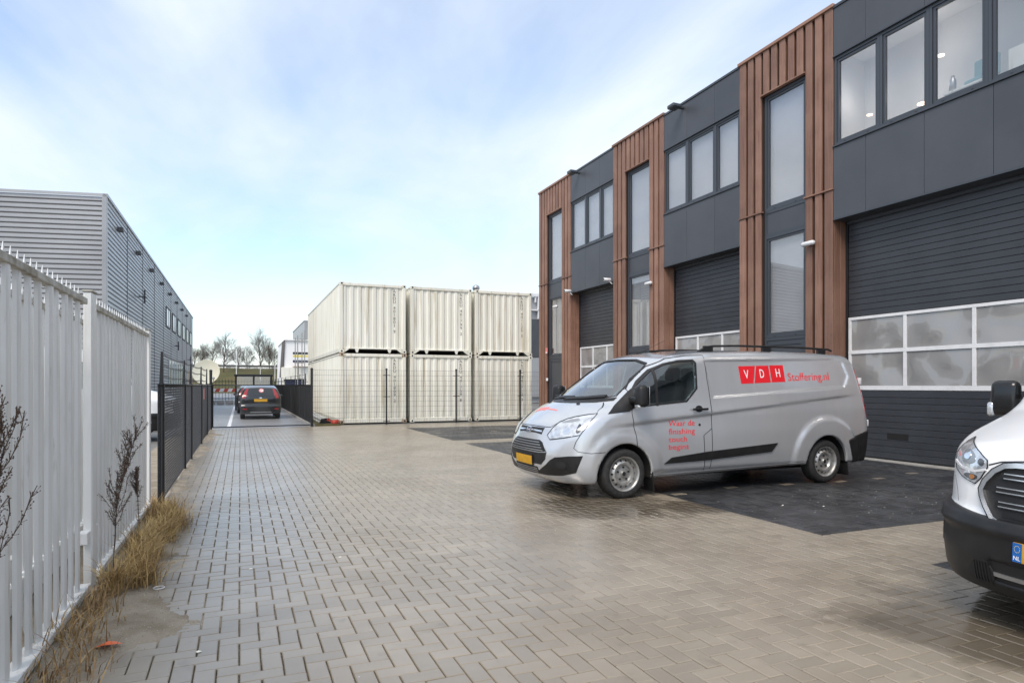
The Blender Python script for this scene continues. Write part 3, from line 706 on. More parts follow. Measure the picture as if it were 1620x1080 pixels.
# wall lamps, cameras, floodlights
for k,(yy,lab) in enumerate(((10.03,'white wall lamp on the nearest brown tower beside tall window'),(15.76,'white wall lamp on the middle brown tower'),(21.78,'white wall lamp on the farthest brown tower'))):
    t_=thing('wall_lamp',lab,'lamp',(XF,yy,4.42),'wall lamps on the brown boards')
    bx('bracket',t_,M['blackgloss'],XF-0.06,XF-0.002,yy-0.05,yy+0.05,4.36,4.45,0.006)
    MB().lathe([(0.0,yy-0.16),(0.035,yy-0.16),(0.05,yy-0.12),(0.05,yy+0.12),(0.035,yy+0.16),(0.0,yy+0.16)],1,(XF-0.10,0,4.40),14).build('lamp_glass',M['whitebar'],t_,smooth=True)
for yy,lab in ((20.63,'white security camera at left end of the farthest door head'),(17.92,'white security camera at right end of the farthest door head')):
    t_=thing('security_camera',lab,'camera',(XF,yy,4.82),'security cameras above the farthest door')
    MB().lathe([(0.0,-0.30),(0.05,-0.30),(0.055,-0.06),(0.04,-0.04),(0.0,-0.04)],0,(XF,yy,4.83),14).build('housing',M['whitebar'],t_,smooth=True)
    MB().bar((XF-0.12,yy,4.80),(XF+0.01,yy,4.70),0.02,8).build('bracket',M['white'],t_)
    MB().lathe([(0.0,-0.31),(0.035,-0.31),(0.035,-0.298),(0.0,-0.298)],0,(XF,yy,4.83),12).build('lens',M['blackgloss'],t_)
for yy,zz_,lab in ((14.30,8.93,'dark floodlight bracket high on middle unit panels'),(20.1,8.93,'dark floodlight bracket high on the farthest unit panels')):
    t_=thing('floodlight',lab,'floodlight',(XF,yy,zz_),'floodlights under the roof edge')
    bx('arm',t_,M['frame'],XF-0.18,XF+0.01,yy-0.05,yy+0.05,zz_-0.02,zz_+0.03,0.005)
    bx('head',t_,M['frame'],XF-0.42,XF-0.15,yy-0.14,yy+0.14,zz_-0.05,zz_+0.05,0.02); bx('glass',t_,M['darkpane'],XF-0.40,XF-0.17,yy-0.12,yy+0.12,zz_-0.056,zz_-0.051,0.0)
for yy,zz_,hh,m_,lab in ((22.70,2.78,0.22,'redpale','small red and white sign on the farthest brown tower'),(22.66,1.66,0.11,'white','white doorbell box on the farthest brown tower')):
    t_=thing('wall_plate',lab,'sign',(XF,yy,zz_)); bx('plate',t_,M[m_],XF-0.025,XF-0.001,yy-0.07,yy+0.07,zz_-hh/2,zz_+hh/2,0.004); bx('border',t_,M['white'],XF-0.028,XF-0.0255,yy-0.05,yy+0.05,zz_-hh/2+0.01,zz_-hh/6,0.0)
# ------------------------------------------------------------------ shipping containers
def corrug(length,depth,pitch,phase=0.0):
    """trapezoid profile points (t, d) along a wall; d = 0 proud, depth = set back"""
    pts=[]; t=0.0
    k=0
    seg=[(0.40,0),(0.10,1),(0.40,1),(0.10,0)]
    cur=0
    pts.append((0.0,0.0))
    n=max(1,round(length/pitch)); p=length/n
    for i in range(n):
        b=i*p
        pts+= [(b+p*0.36,0.0),(b+p*0.5,depth),(b+p*0.86,depth),(b+p,0.0)]
    return pts
CW,CH,CL=2.44,2.585,12.19
def container(x0,yf,z0,code,label,rusty):
    t=thing('shipping_container',label,'container',(x0+CW/2,yf,z0),'stacked cream shipping containers')
    x1,y0,y1,zt=x0+CW,yf,yf+CL,z0+CH
    m=M['cream']
    # corrugated end wall facing the yard
    b=MB(); pr=corrug(CW-0.24,0.027,0.27); zb,zk=z0+0.17,zt-0.115
    for (a,da),(c,dc) in zip(pr[:-1],pr[1:]):
        b.quad((x0+0.12+a,y0+0.035+da,zb),(x0+0.12+c,y0+0.035+dc,zb),(x0+0.12+c,y0+0.035+dc,zk),(x0+0.12+a,y0+0.035+da,zk))
    b.build('end_wall',m,t)
    # corrugated side walls
    for sx,sg in ((x0,1),(x1,-1)):
        b=MB(); pr=corrug(CL-0.24,0.030,0.28)
        for (a,da),(c,dc) in zip(pr[:-1],pr[1:]):
            b.quad((sx+sg*(0.012+da),y0+0.12+a,zb),(sx+sg*(0.012+dc),y0+0.12+c,zb),(sx+sg*(0.012+dc),y0+0.12+c,zt-0.065),(sx+sg*(0.012+da),y0+0.12+a,zt-0.065))
        b.build('side_wall',m,t)
        bx('top_rail',t,m,min(sx,sx+sg*0.06),max(sx,sx+sg*0.06),y0+0.17,y1-0.17,zt-0.07,zt-0.008,0.006)
        bx('bottom_rail',t,m,min(sx+sg*0.004,sx+sg*0.10),max(sx+sg*0.004,sx+sg*0.10),y0+0.17,y1-0.17,z0+0.03,z0+0.18,0.006)
    bx('roof',t,m,x0+0.05,x1-0.05,y0+0.06,y1-0.06,zt-0.045,zt-0.025,0.004)
    bx('back_wall',t,m,x0+0.1,x1-0.1,y1-0.08,y1-0.03,z0+0.15,zt-0.05,0.004)
    bx('floor',t,M['black'],x0+0.08,x1-0.08,y0+0.25,y1-0.1,z0+0.10,z0+0.165,0.0)
    bx('header',t,m,x0+0.15,x1-0.15,y0+0.005,y0+0.075,zt-0.125,zt-0.015,0.008)
    bx('sill_beam',t,m,x0+0.15,x1-0.15,y0+0.008,y0+0.085,z0+0.145,z0+0.185,0.006) if z0>1 else bx('sill_beam',t,m,x0+0.15,x1-0.15,y0+0.008,y0+0.085,z0+0.02,z0+0.17,0.006)
    for sx in (x0,x1-0.13):
        bx('corner_post',t,m,sx,sx+0.13,y0+0.002,y0+0.12,z0+0.118,zt-0.118,0.012)
        for za in (z0,zt-0.118):
            c=bx('corner_casting',t,M['rust'] if rusty else m,sx-0.004,sx+0.155,y0-0.004,y0+0.16,za,za+0.118,0.008)
            e=MB().lathe([(0.0,y0-0.0065),(0.034,y0-0.0065),(0.034,y0+0.001)],1,(sx+0.075,0,za+0.06),12); e.build('casting_hole',M['black'],c)
    if z0>1:
        for cx,d in ((x0+0.62,1),(x1-0.62,-1)):
            MB().prism([(cx-0.075,z0+0.146),(cx+0.075,z0+0.146),(cx+0.035,z0+0.015),(cx-0.02,z0+0.015)],1,y0+0.012,y0+0.05).build('guide_lug',m,t)
        for sx,d in ((x0+0.152,1),(x1-0.152,-1)):
            MB().prism([(sx,z0+0.002),(sx,z0+0.147),(sx+d*0.20,z0+0.147)],1,y0+0.012,y0+0.06).build('gusset',m,t)
    # code painted vertically, one character under the other
    xc=x1-0.43; zc=zt-0.30
    allv=[];allf=[]
    for ch in code:
        if ch!=' ':
            v,f=text2d(ch,0.155)
            xs=[p[0] for p in v]; cxm=(min(xs)+max(xs))/2
            n0=len(allv)
            allv+=[(xc+(p[0]-cxm)*1.05,y0+0.026,zc+p[1]) for p in v]; allf+=[tuple(i+n0 for i in q) for q in f]
        zc-=0.134 if ch!=' ' else 0.085
    b=MB(); b.v=allv; b.f=allf; b.build('painted_code',M['ink'],t,fix=False)
    return t
YC=24.02; CXS=(3.34,5.95,8.57)
for k,(code,lab) in enumerate((('ARDU 401809 2','cream shipping container on the ground at left end of the stack'),('ARDU 401759 8','cream shipping container on the ground in the middle of the stack'),('ARDU 401712 3','cream shipping container on the ground nearest the brown building'))):
    container(CXS[k],YC,0.03,code,lab,k==0)
for k,(code,lab) in enumerate((('ARDU 401801 9','upper cream shipping container at left end of the stack'),('ARDU 401799 2','upper cream shipping container in the middle of the stack'),('ARDU 401125 3','upper cream shipping container nearest the brown building'))):
    container(CXS[k]+(-0.01,0.015,0.0)[k],YC+(0.0,0.02,0.03)[k],0.03+CH+0.01,code,lab,False)
# ------------------------------------------------------------------ white palisade fence and the sliding gate behind it
def palisade(t,xp,ya,yb,zt,pitch,seed,diag=False):
    rnd=random.Random(seed); n=int((yb-ya)/pitch)
    sec=[(-0.047,-0.006),(-0.033,0.009),(-0.012,0.013),(0.012,0.013),(0.033,0.009),(0.047,-0.006),(0.041,-0.006),(0.025,0.005),(-0.025,0.005),(-0.041,-0.006)]
    b=MB(); b.prism([(y,x) for x,y in [(p[0],p[1]) for p in sec]],2,0.0,zt-0.105)
    b.v=[(v[0],v[1],v[2]) for v in b.v]
    me=b.mesh('pale',M['fence'])
    for k in range(n):
        y=ya+pitch*(k+0.5)
        o=bpy.data.objects.new('pale',me); lnk(o,t); o.location=Vector((xp+0.0,y,0.075))-off(t); o.rotation_euler=(rnd.gauss(0,0.0015),rnd.gauss(0,0.002),rnd.gauss(0,0.03))
    bx('top_rail',t,M['fencerail'],xp-0.03,xp+0.025,ya,yb,zt-0.042,zt,0.004)
    bx('bottom_rail',t,M['fence'],xp-0.05,xp+0.045,ya,yb,0.045,0.095,0.004)
    s=MB(); ns=int((yb-ya)/0.105)
    for k in range(ns):
        y=ya+0.105*(k+0.5); x=xp-0.005
        s.add([(x-0.004,y-0.016,zt-0.003),(x+0.004,y-0.016,zt-0.003),(x+0.004,y+0.016,zt-0.003),(x-0.004,y+0.016,zt-0.003),(x-0.001,y+0.002,zt+0.058),(x+0.001,y+0.002,zt+0.058),(x+0.001,y+0.007,zt+0.058),(x-0.001,y+0.007,zt+0.058)],[(0,1,5,4),(1,2,6,5),(2,3,7,6),(3,0,4,7),(4,5,6,7)])
    s.build('spikes',M['fence'],t)['kind']='stuff'
    if diag: MB().bar((xp-0.03,ya+2.9,0.09),(xp-0.03,ya+2.55,0.62),0.022,4).build('brace',M['fence'],t)
f1=thing('palisade_fence','white steel palisade fence with spiked top at left, beside dry grass','fence',(-0.98,4,0))
palisade(f1,-0.98,1.2,5.16,2.03,0.176,3,True)
bx('post',f1,M['fence'],-1.005,-0.95,5.28,5.42,0.0,2.09,0.008); bx('post_cap',f1,M['fencerail'],-1.012,-0.943,5.272,5.428,2.09,2.102,0.003)
palisade(f1,-0.985,5.50,8.42,2.03,0.15,5)
bx('post',f1,M['fence'],-1.005,-0.955,8.44,8.54,0.0,2.07,0.008); bx('post_cap',f1,M['fencerail'],-1.01,-0.95,8.432,8.548,2.07,2.08,0.003)
for y in (5.24,5.46): bx('hinge_plate',f1,M['fence'],-1.02,-0.96,y-0.06,y+0.06,0.35,0.43,0.003)
f2=thing('sliding_gate','second white spiked panel seen through the gaps of the palisade fence','gate',(-1.32,4,0))
palisade(f2,-1.32,1.55,7.6,2.03,0.148,9)
bx('beam',f2,M['fence'],-1.37,-1.27,1.6,7.6,0.10,0.22,0.006)
# ------------------------------------------------------------------ black chain-link fences
def chainlink(mb,a,b,z0,z1,p=0.075,r=0.0026):
    """two families of straight diagonal wires between ground points a and b"""
    a=Vector((a[0],a[1],0)); b=Vector((b[0],b[1],0)); L_=(b-a).length; u=(b-a)/L_; H=z1-z0
    nrm=Vector((-u.y,u.x,0))
    k=-int(H/p)-1
    while k*p<L_:
        s0=k*p; t0,t1=max(0,-s0),min(H,L_-s0)
        if t1>t0:
            for fam in (0,1):
                ps=[]
                for tt in (t0,t1):
                    s=s0+tt; zz=z0+tt if fam==0 else z1-tt
                    ps.append(a+u*s+nrm*(0.0015 if fam else -0.0015)+Vector((0,0,zz)))
                mb.bar(ps[0],ps[1],r,3,cap=False)
        k+=1
def clfence(t,pts,zt,zp,posts,zb=0.03,p=0.075,r=0.0026,barbed=True,pw=0.03):
    for k,(a,b) in enumerate(zip(pts[:-1],pts[1:])):
        w=MB(); chainlink(w,a,b,zb,zt,p,r); o=w.build('wire_mesh',M['wire'],t,fix=False); o['kind']='stuff'
        MB().bar((a[0],a[1],zt),(b[0],b[1],zt),0.018,8).build('top_tube',M['blackmetal'],t,smooth=True)
        MB().bar((a[0],a[1],zb+0.02),(b[0],b[1],zb+0.02),0.006,5).build('bottom_wire',M['blackmetal'],t)
    for px,py,ph in posts:
        b=MB(); b.bar((px,py,-0.05),(px,py,zt+0.02),pw,10); o=b.build('post',M['blackmetal'],t,smooth=False)
        if ph>zt+0.1:
            q=MB(); q.add([(px-0.03,py-0.02,zt),(px+0.016,py-0.02,zt),(px+0.016,py+0.02,zt),(px-0.03,py+0.02,zt),(px-0.012,py-0.012,ph),(px+0.012,py-0.012,ph),(px+0.012,py+0.012,ph),(px-0.012,py+0.012,ph)],[(0,1,5,4),(1,2,6,5),(2,3,7,6),(3,0,4,7),(4,5,6,7)]); q.add([],[])
            q.build('post_extension',M['blackmetal'],t)
    if barbed:
        tops=[q for q in posts if q[2]>zt+0.1]
        for fz in (0.28,0.62,0.94):
            b=MB()
            for (ax,ay,ah),(bx_,by,bh) in zip(tops[:-1],tops[1:]):
                z_0,z_1=zt+(ah-zt)*fz,zt+(bh-zt)*fz; N=6; pp=[]
                for i in range(N+1):
                    q=i/N; pp.append((ax+(bx_-ax)*q,ay+(by-ay)*q,z_0+(z_1-z_0)*q-0.03*4*q*(1-q)))
                b.path(pp,0.0035,4)
                for i in range(int((by-ay)/0.12)):
                    q=(i+0.5)*0.12/max(0.2,(by-ay)); z=z_0+(z_1-z_0)*q-0.12*q*(1-q); x=ax+(bx_-ax)*q; y=ay+(by-ay)*q
                    b.bar((x-0.012,y,z-0.012),(x+0.012,y+0.004,z+0.012),0.0022,3)
            b.build('barbed_wire',M['wire'],t,fix=False)
XC=-0.88
t=thing('chain_link_fence','black chain-link fence with barbed wire between white fence and yard gate','fence',(XC,15,0))
PY_=[8.62,8.92,12.35,13.95,17.5,20.4]
clfence(t,[(XC,8.6),(XC,23.0)],1.44,1.85,[(XC,8.92,1.85),(XC,12.35,1.86),(XC,13.95,1.86),(XC,17.5,1.89),(XC,20.4,1.9)])
MB().bar((XC,8.64,0.04),(XC,8.64,1.44),0.02,8).build('post',M['blackmetal'],t)
bx('sign',t,M['redpale'],XC+0.02,XC+0.03,18.2,18.45,1.08,1.36,0.002)
t=thing('yard_gate','low black chain-link gate across the lane before parked hatchback','gate',(0.7,23.1,0))
clfence(t,[(XC+0.06,23.12),(2.24,23.40)],1.44,1.44,[],zb=0.05,p=0.06,r=0.0019,barbed=False)
for px,py,ph in ((XC,23.1,1.92),(2.30,23.45,2.02)):
    MB().bar((px,py,-0.05),(px,py,ph),0.045,12).build('gate_post',M['blackmetal'],t,smooth=False)
    MB().lathe([(0.0,ph+0.03),(0.03,ph+0.02),(0.05,ph),(0.05,ph-0.02)],2,(px,py,0),12).build('post_cap',M['blackmetal'],t,smooth=True)
MB().bar((XC+0.06,23.12,0.06),(2.24,23.40,0.06),0.02,8).build('bottom_tube',M['blackmetal'],t)
MB().bar((XC+0.06,23.12,0.06),(XC+0.06,23.12,1.44),0.018,8).build('frame_tube',M['blackmetal'],t)
t=thing('side_chain_fence','black chain-link fence running back beside the containers and lane','fence',(2.3,40,0))
clfence(t,[(2.34,23.6),(2.34,34.0),(2.30,66)],1.44,1.9,[(2.34,y,1.9) for y in (26.2,28.8,31.4,34.0,38,42,46,50,54,58,62)],p=0.06,r=0.0036)
# welded mesh panels in front of the containers
t=thing('mesh_fence','black welded mesh fence in front of the cream containers','fence',(6.8,23.62,0))
FX=[(2.32,23.56),(4.95,23.60),(7.64,23.64),(10.34,23.68),(11.5,23.7)]
for a,b in zip(FX[:-1],FX[1:]):
    w=MB(); L_=b[0]-a[0]; nv=int(L_/0.062)
    for k in range(nv+1):
        q=k/nv; w.bar((a[0]+L_*q,a[1]+(b[1]-a[1])*q,0.06),(a[0]+L_*q,a[1]+(b[1]-a[1])*q,1.99),0.0026,3,cap=False)
    for k in range(11):
        z=0.08+k*0.19; w.bar((a[0],a[1]-0.006,z),(b[0],b[1]-0.006,z),0.0042,4,cap=False)
    o=w.build('mesh_panel',M['wire'],t,fix=False); o['kind']='stuff'
for x,y in FX[1:4]:
    MB().bar((x,y,-0.05),(x,y,2.02),0.032,10).build('post',M['blackmetal'],t)
    MB().lathe([(0.0,2.06),(0.035,2.05),(0.042,2.02),(0.042,2.0)],2,(x,y,0),10).build('post_cap',M['blackmetal'],t)
    for z in (0.12,1.02,1.80): bx('clamp',t,M['blackmetal'],x-0.13,x+0.13,y-0.045,y-0.02,z-0.012,z+0.012,0.003)
# ------------------------------------------------------------------ grey clad warehouse on the left
wh=thing('clad_warehouse','long silver-grey warehouse with horizontal metal cladding and small windows','building',(-4.9,45,0))
XH,YH0,YH1,ZH=-4.9,29.85,80.5,9.0
def cladding(name,p0,p1,z0,z1,pitch,depth):
    """horizontal trapezoid ribs on the wall from p0 to p1; outward normal to the right of p0->p1 reversed"""
    a=Vector((p0[0],p0[1],0)); b=Vector((p1[0],p1[1],0)); u=(b-a).normalized(); nrm=Vector((u.y,-u.x,0))
    prof=[]; z=z0
    while z<z1:
        prof+=[(z,0.0),(z+pitch*0.22,-depth),(z+pitch*0.30,-depth),(z+pitch*0.42,0.0)]; z+=pitch
    prof.append((z1,0.0)); prof=[q for q in prof if q[0]<=z1]
    m=MB()
    for (za,da),(zb,db) in zip(prof[:-1],prof[1:]):
        m.quad(a+nrm*da+Vector((0,0,za)),b+nrm*da+Vector((0,0,za)),b+nrm*db+Vector((0,0,zb)),a+nrm*db+Vector((0,0,zb)))
    return m
cladding('cladding',(XH,YH1),(XH,YH0),0.1,ZH-0.1,0.19,0.045)
m_=cladding('c',(XH,YH0),(XH,YH1),0.1,ZH-0.1,0.195,0.05); m_.build('side_cladding',M['clad'],wh,fix=False)
fl=(XH-0.976*24,YH0+0.219*24)
m_=cladding('c',fl,(XH,YH0),0.1,ZH-0.1,0.195,0.05); m_.build('front_cladding',M['clad'],wh,fix=False)
bx('corner_trim',wh,M['clad'],XH-0.14,XH+0.03,YH0-0.06,YH0+0.12,0.0,ZH,0.01)
b=MB(); b.prism([(XH-0.03,YH0+0.04),(XH-0.03,YH1),(XH-24,YH1),(fl[0],fl[1]+0.1)],2,0.0,ZH-0.12); b.build('core',M['gapgrey'],wh)
b=MB(); b.box(XH-0.10,XH+0.06,YH0-0.06,YH1+0.05,ZH-0.10,ZH+0.02); b.build('roof_trim',M['clad'],wh)
b=MB(); a_=Vector((XH,YH0,0)); c_=Vector((*fl,0)); nn=Vector((-0.219,-0.976,0))*0.06
b.add([a_+nn+Vector((0,0,ZH-0.1)),c_+nn+Vector((0,0,ZH-0.1)),c_+nn+Vector((0,0,ZH+0.02)),a_+nn+Vector((0,0,ZH+0.02)),a_-nn+Vector((0,0,ZH+0.02)),c_-nn+Vector((0,0,ZH+0.02))],[(0,1,2,3),(3,2,5,4)]); b.build('roof_trim',M['clad'],wh)
for k in range(9):
    y=YH0+5.2+k*5.2; bx('cladding_joint',wh,M['gapgrey'],XH-0.02,XH+0.012,y-0.04,y+0.04,0.1,ZH-0.1,0.0)
for k in range(6):
    y=52.2+k*4.7; w=bx('window',wh,M['darkpane'],XH-0.01,XH+0.035,y,y+2.6,5.72,7.0,0.01)
    frame_rect('window_frame',w,M['gapgrey'],XH-0.01,XH+0.06,y-0.08,y+2.68,5.64,7.08,0.09); bx('mullion',w,M['whitebar'],XH+0.036,XH+0.055,y+1.28,y+1.34,5.73,6.99,0.0)
for k in range(8):
    y=32.5+k*5.4; l=bx('wall_light',wh,M['gapgrey'],XH+0.002,XH+0.22,y-0.12,y+0.12,8.1,8.3,0.02)
for y,z in ((38.5,6.05),(58.5,4.6),(72.5,4.0)):
    b=MB(); b.bar((XH+0.02,y,z),(XH+0.35,y,z),0.04,6); b.bar((XH+0.35,y-0.55,z),(XH+0.35,y+0.55,z),0.03,6); b.bar((XH+0.3,y,z-0.35),(XH+0.3,y,z+0.35),0.05,6); b.build('aerial',M['gapgrey'],wh)
b=MB(); b.box(XH-0.01,XH+0.02,54,72,0.2,3.3); o=b.build('glazed_front',M['greenpane'],wh)
for k in range(9): bx('mullion',o,M['whitebar'],XH+0.021,XH+0.06,54+k*2.2,54.18+k*2.2,0.2,3.3,0.0)
bx('brick_plinth',wh,M['rust'],XH-0.01,XH+0.03,72.5,80.3,0.1,3.0,0.0)
# ------------------------------------------------------------------ far background
emb=MB(); NX,NY=60,10
for j in range(NY+1):
    for i in range(NX+1):
        x=-120+i*5; q=j/NY; y=132+q*40
        z=-0.1+5.6*(q*q*(3-2*q))+0.25*math.sin(x*0.13+j)*q; emb.v.append((x,y,z))
for j in range(NY):
    for i in range(NX):
        a=j*(NX+1)+i; emb.f.append((a,a+1,a+NX+2,a+NX+1))
struct('embankment',emb,M['grassland'],smooth=True,fix=False)
struct('hilltop',MB().box(-150,200,171.5,400,-1,5.45),M['grassland'])
t=thing('guard_rail','dark guard rail along the top of the grassy bank','railing',(0,166,5))
bx('beam',t,M['gapgrey'],-60,80,166,166.2,5.75,6.2,0.02)
for k in range(28): bx('post',t,M['gapgrey'],-58+k*5,-57.8+k*5,166.2,166.4,4.6,6.1,0.0)
def tree(x,y,z0,H,label,seed,spread=0.32,trunk=0.16,depth=6,mat_=('bark','twig'),lean=0.0,low=0.3):
    rnd=random.Random(seed); t=thing('bare_tree',label,'tree',(x,y,z0),'bare trees on the bank')
    tr=MB(); cr=MB()
    def grow(p,d,L_,r,lev):
        n=3 if lev<2 else 2; q=p
        for k in range(n):
            d2=(d+Vector((rnd.gauss(0,0.09),rnd.gauss(0,0.09),rnd.gauss(0.03,0.05)))).normalized(); e=q+d2*(L_/n); r2=r*(1-0.25/n)
            (tr if lev<2 else cr).bar(q,e,r,6 if lev<2 else 3,r2,cap=False); q=e; r=r2; d=d2
            if lev<depth and lev>0:
                for c in range(1 if lev<depth-1 else 2):
                    az=rnd.uniform(0,6.28); s_=rnd.uniform(0.45,0.95)
                    u=d.orthogonal().normalized(); w=d.cross(u); nd=(d*math.cos(s_)+(u*math.cos(az)+w*math.sin(az))*math.sin(s_)+Vector((0,0,0.22))).normalized()
                    grow(q,nd,L_*rnd.uniform(0.55,0.8),r*0.62,lev+1+(1 if rnd.random()<0.25 else 0))
        if lev<depth:
            for c in range(2):
                az=rnd.uniform(0,6.28); s_=rnd.uniform(0.2,0.5); u=d.orthogonal().normalized(); w=d.cross(u)
                nd=(d*math.cos(s_)+(u*math.cos(az)+w*math.sin(az))*math.sin(s_)).normalized(); grow(q,nd,L_*rnd.uniform(0.6,0.85),r*0.72,lev+1)
    # trunk to the first fork, then limbs up the stem
    q=Vector((x,y,z0-0.3)); d=Vector((lean,0,1)).normalized(); r=trunk; N=9; hs=H*0.72/N
    for k in range(N):
        d=(d+Vector((rnd.gauss(0,0.03),rnd.gauss(0,0.03),0.05))).normalized(); e=q+d*hs; tr.bar(q,e,r,8,r*0.9,cap=False); r*=0.9; q=e
        if (k+1)/N>low:
            for c in range(3):
                az=rnd.uniform(0,6.28); s_=rnd.uniform(0.5,0.95)*(1.15-0.5*k/N); nd=Vector((math.cos(az)*math.sin(s_),math.sin(az)*math.sin(s_),math.cos(s_))); grow(q,nd,H*spread*rnd.uniform(0.45,0.75)*(1.15-0.55*k/N),r*0.5,2)
    grow(q,d,H*0.16,r*0.8,2)
    tr.build('trunk',M[mat_[0]],t,fix=False,smooth=True); cr.build('crown',M[mat_[1]],t,fix=False)
    return t
TR=[(-3.5,160,3.9,8.9,0.17,0.32,0.32,'tall bare tree left of centre on the grassy bank'),(4.2,158,3.6,9.8,0.17,0.34,0.30,'tallest bare tree on the grassy bank, above the parked hatchback'),
    (-8.4,168,5.3,5.6,0.12,0.40,0.15,'bushy bare tree beside the grey warehouse end'),(-6.2,170,5.4,6.4,0.13,0.42,0.12,'dense brownish bare tree behind the satellite dish'),(-0.4,170,5.4,5.6,0.12,0.40,0.15,'rounded bare tree between the two tall trees'),
    (1.6,172,5.4,5.2,0.11,0.42,0.15,'low bare tree just left of the tallest tree'),(6.6,169,5.3,6.3,0.13,0.40,0.18,'broad bare tree at right, next to white building'),(7.9,171,5.4,5.0,0.11,0.42,0.15,'small bare tree against the white building gable'),
    (12.9,190,5.4,7.4,0.14,0.42,0.2,'bare treetop showing above the white building roof'),(-10.2,175,5.4,5.0,0.12,0.42,0.15,'low bare tree at far left of the bank')]
for k,(x,y,z0,H,tk,sp,lo,lab) in enumerate(TR): tree(x,y,z0,H,lab,20+k,sp,tk,5 if k>1 else 6,low=lo)
hd=MB(); rnd=random.Random(4)
for k in range(5200):
    x=rnd.uniform(-14,16); y=rnd.uniform(172,178); z=5.4+rnd.random()**1.6*2.2*(0.7+0.3*math.sin(x*1.3)+0.2*math.sin(x*3.1)); a=rnd.uniform(0,6.28); s_=rnd.uniform(0.1,0.5)
    d=Vector((math.cos(a)*0.6,math.sin(a)*0.6,rnd.uniform(0.3,1.0))).normalized()*s_; hd.bar((x,y,z),(x+d.x,y+d.y,z+d.z),0.02,3,0.006,cap=False)
tag(hd.build('scrub',M['twig'],None,fix=False),'brown leafless scrub along the top of the bank','scrub',kind='stuff')
for k,(x,y,h,lab) in enumerate(((-0.75,150,6.5,'tall white pole standing between the bare trees'),(7.0,150,3.0,'short white pole near the white building'),(4.0,149,2.6,'white marker post below the tallest tree'))):
    t=thing('white_pole',lab,'pole',(x,y,2.2),'white poles on the bank'); MB().bar((x,y,2.0),(x,y,2.6+h),0.09,8,0.06).build('shaft',M['white'],t); MB().lathe([(0,2.75+h),(0.08,2.7+h),(0.1,2.6+h),(0.06,2.55+h)],2,(x,y,0),8).build('cap',M['white'],t)
# satellite dish
t=thing('satellite_dish','large cream satellite dish above end of the chain-link fence','dish',(-1.45,34,0))
dd=MB(); RD=0.60; pr=[(RD*k/10,0.16*(k/10)**2) for k in range(0,11)]+[(RD+0.012,0.165),(RD+0.012,0.15)]+[(RD*k/10,0.16*(k/10)**2-0.02) for k in range(10,-1,-1)]
dd.lathe([(max(r,1e-4),tt) for r,tt in pr],1,(0,0,0),36)
o=dd.build('reflector',M['dishcream'],t,local=True,smooth=True); o.rotation_euler=(R(20),R(25),R(178)); o.location=(-0.02,0,2.02)
MB().bar((-1.45,34.15,0),(-1.45,34.15,1.9),0.05,10).build('mast',M['blackmetal'],t)
b=MB(); b.bar((-1.2,33.9,1.55),(-1.15,33.4,1.75),0.02,6); b.lathe([(0,33.38),(0.05,33.36),(0.06,33.30),(0,33.28)],1,(-1.15,0,1.77),10); b.build('feed_arm',M['satin'],t)
# glazed shelter, barrier, fence of bars
t=thing('glass_shelter','dark framed glass shelter beyond the parked hatchback','shelter',(0.7,40,0))
for x in (-0.22,0.72,1.66): bx('post',t,M['blackmetal'],x-0.05,x+0.05,39.95,40.05,0,2.0,0.01)
bx('roof',t,M['blackmetal'],-0.32,1.76,39.9,41.6,1.94,2.06,0.02)
for a,c in ((-0.17,0.67),(0.77,1.61)): bx('pane',t,M['glass'],a,c,39.99,40.0,0.9,1.93,0.0)
t=thing('barrier_board','red and white striped barrier board across the far end of lane','barrier',(-1.1,45,0))
for k in range(9):
    x=-2.2+k*0.24; MB().prism([(x,1.02),(x+0.24,1.02),(x+0.33,1.22),(x+0.09,1.22)],1,44.98,45.02).build('stripe',M['redcap'] if k%2 else M['white'],t)
for x in (-2.1,-0.1): bx('leg',t,M['blackmetal'],x-0.04,x+0.04,45.03,45.1,0,1.2,0.005)
t=thing('bar_fence','black bar fence at the foot of the grassy bank','fence',(0,60,0))
for z in (0.3,1.75): MB().bar((-4.5,60,z),(8,60,z),0.03,6).build('rail',M['blackmetal'],t)
for k in range(50): MB().bar((-4.4+k*0.25,60,0),(-4.4+k*0.25,60,1.95),0.016,5).build('bar',M['blackmetal'],t)
wb=MB()
t=thing('low_wall','white roadside kerb blocks at far end of the parking lane','wall',(-1,52,0))
for k in range(8): bx('block',t,M['concrete'],-3.4+k*0.6,-2.86+k*0.6,51.8,52.1,0,0.32,0.03)
# white gabled building with sign
t=thing('white_building','white building with dark gable edge left of the containers','building',(7.4,100,0))
MB().prism([(5.75,0),(13,0),(13,8.0),(6.05,8.0)],1,100,118).build('wall',M['white'],t)
MB().prism([(5.60,2.6),(5.74,2.6),(6.04,8.05),(5.97,8.15)],1,99.8,106).build('gable_edge',M['bark'],t)
bx('roof',t,M['white'],5.9,13.1,99.7,118,8.0,8.15,0.02); bx('annex',t,M['cream'],5.5,9.6,97,99.95,0,4.0,0.05); bx('annex_roof',t,M['rust'],7.0,9.7,96.9,99.9,4.0,4.12,0.02)
t=thing('sign_panel','yellow and navy striped sign panel before the white building','sign',(8.2,96,0))
for z,m_ in ((5.95,'ink'),(5.55,'paleyellow'),(5.15,'white'),(4.8,'navy'),):
    bx('stripe',t,M[m_],6.85,9.4,95.9,96.0,z-0.16,z+0.16,0.01)
for x in (7.6,): bx('leg',t,M['gapgrey'],x-0.05,x+0.05,96.0,96.1,0,6.1,0.0)
t=thing('scaffold_tower','thin grey scaffold poles beside the container stack','scaffold',(3.0,34,0))
for x,y in ((2.62,33.5),(2.95,33.5),(2.62,35.0),(2.95,35.0)): MB().bar((x,y,0),(x,y,4.15 if x>2.8 else 3.9),0.024,8).build('pole',M['satin'],t)
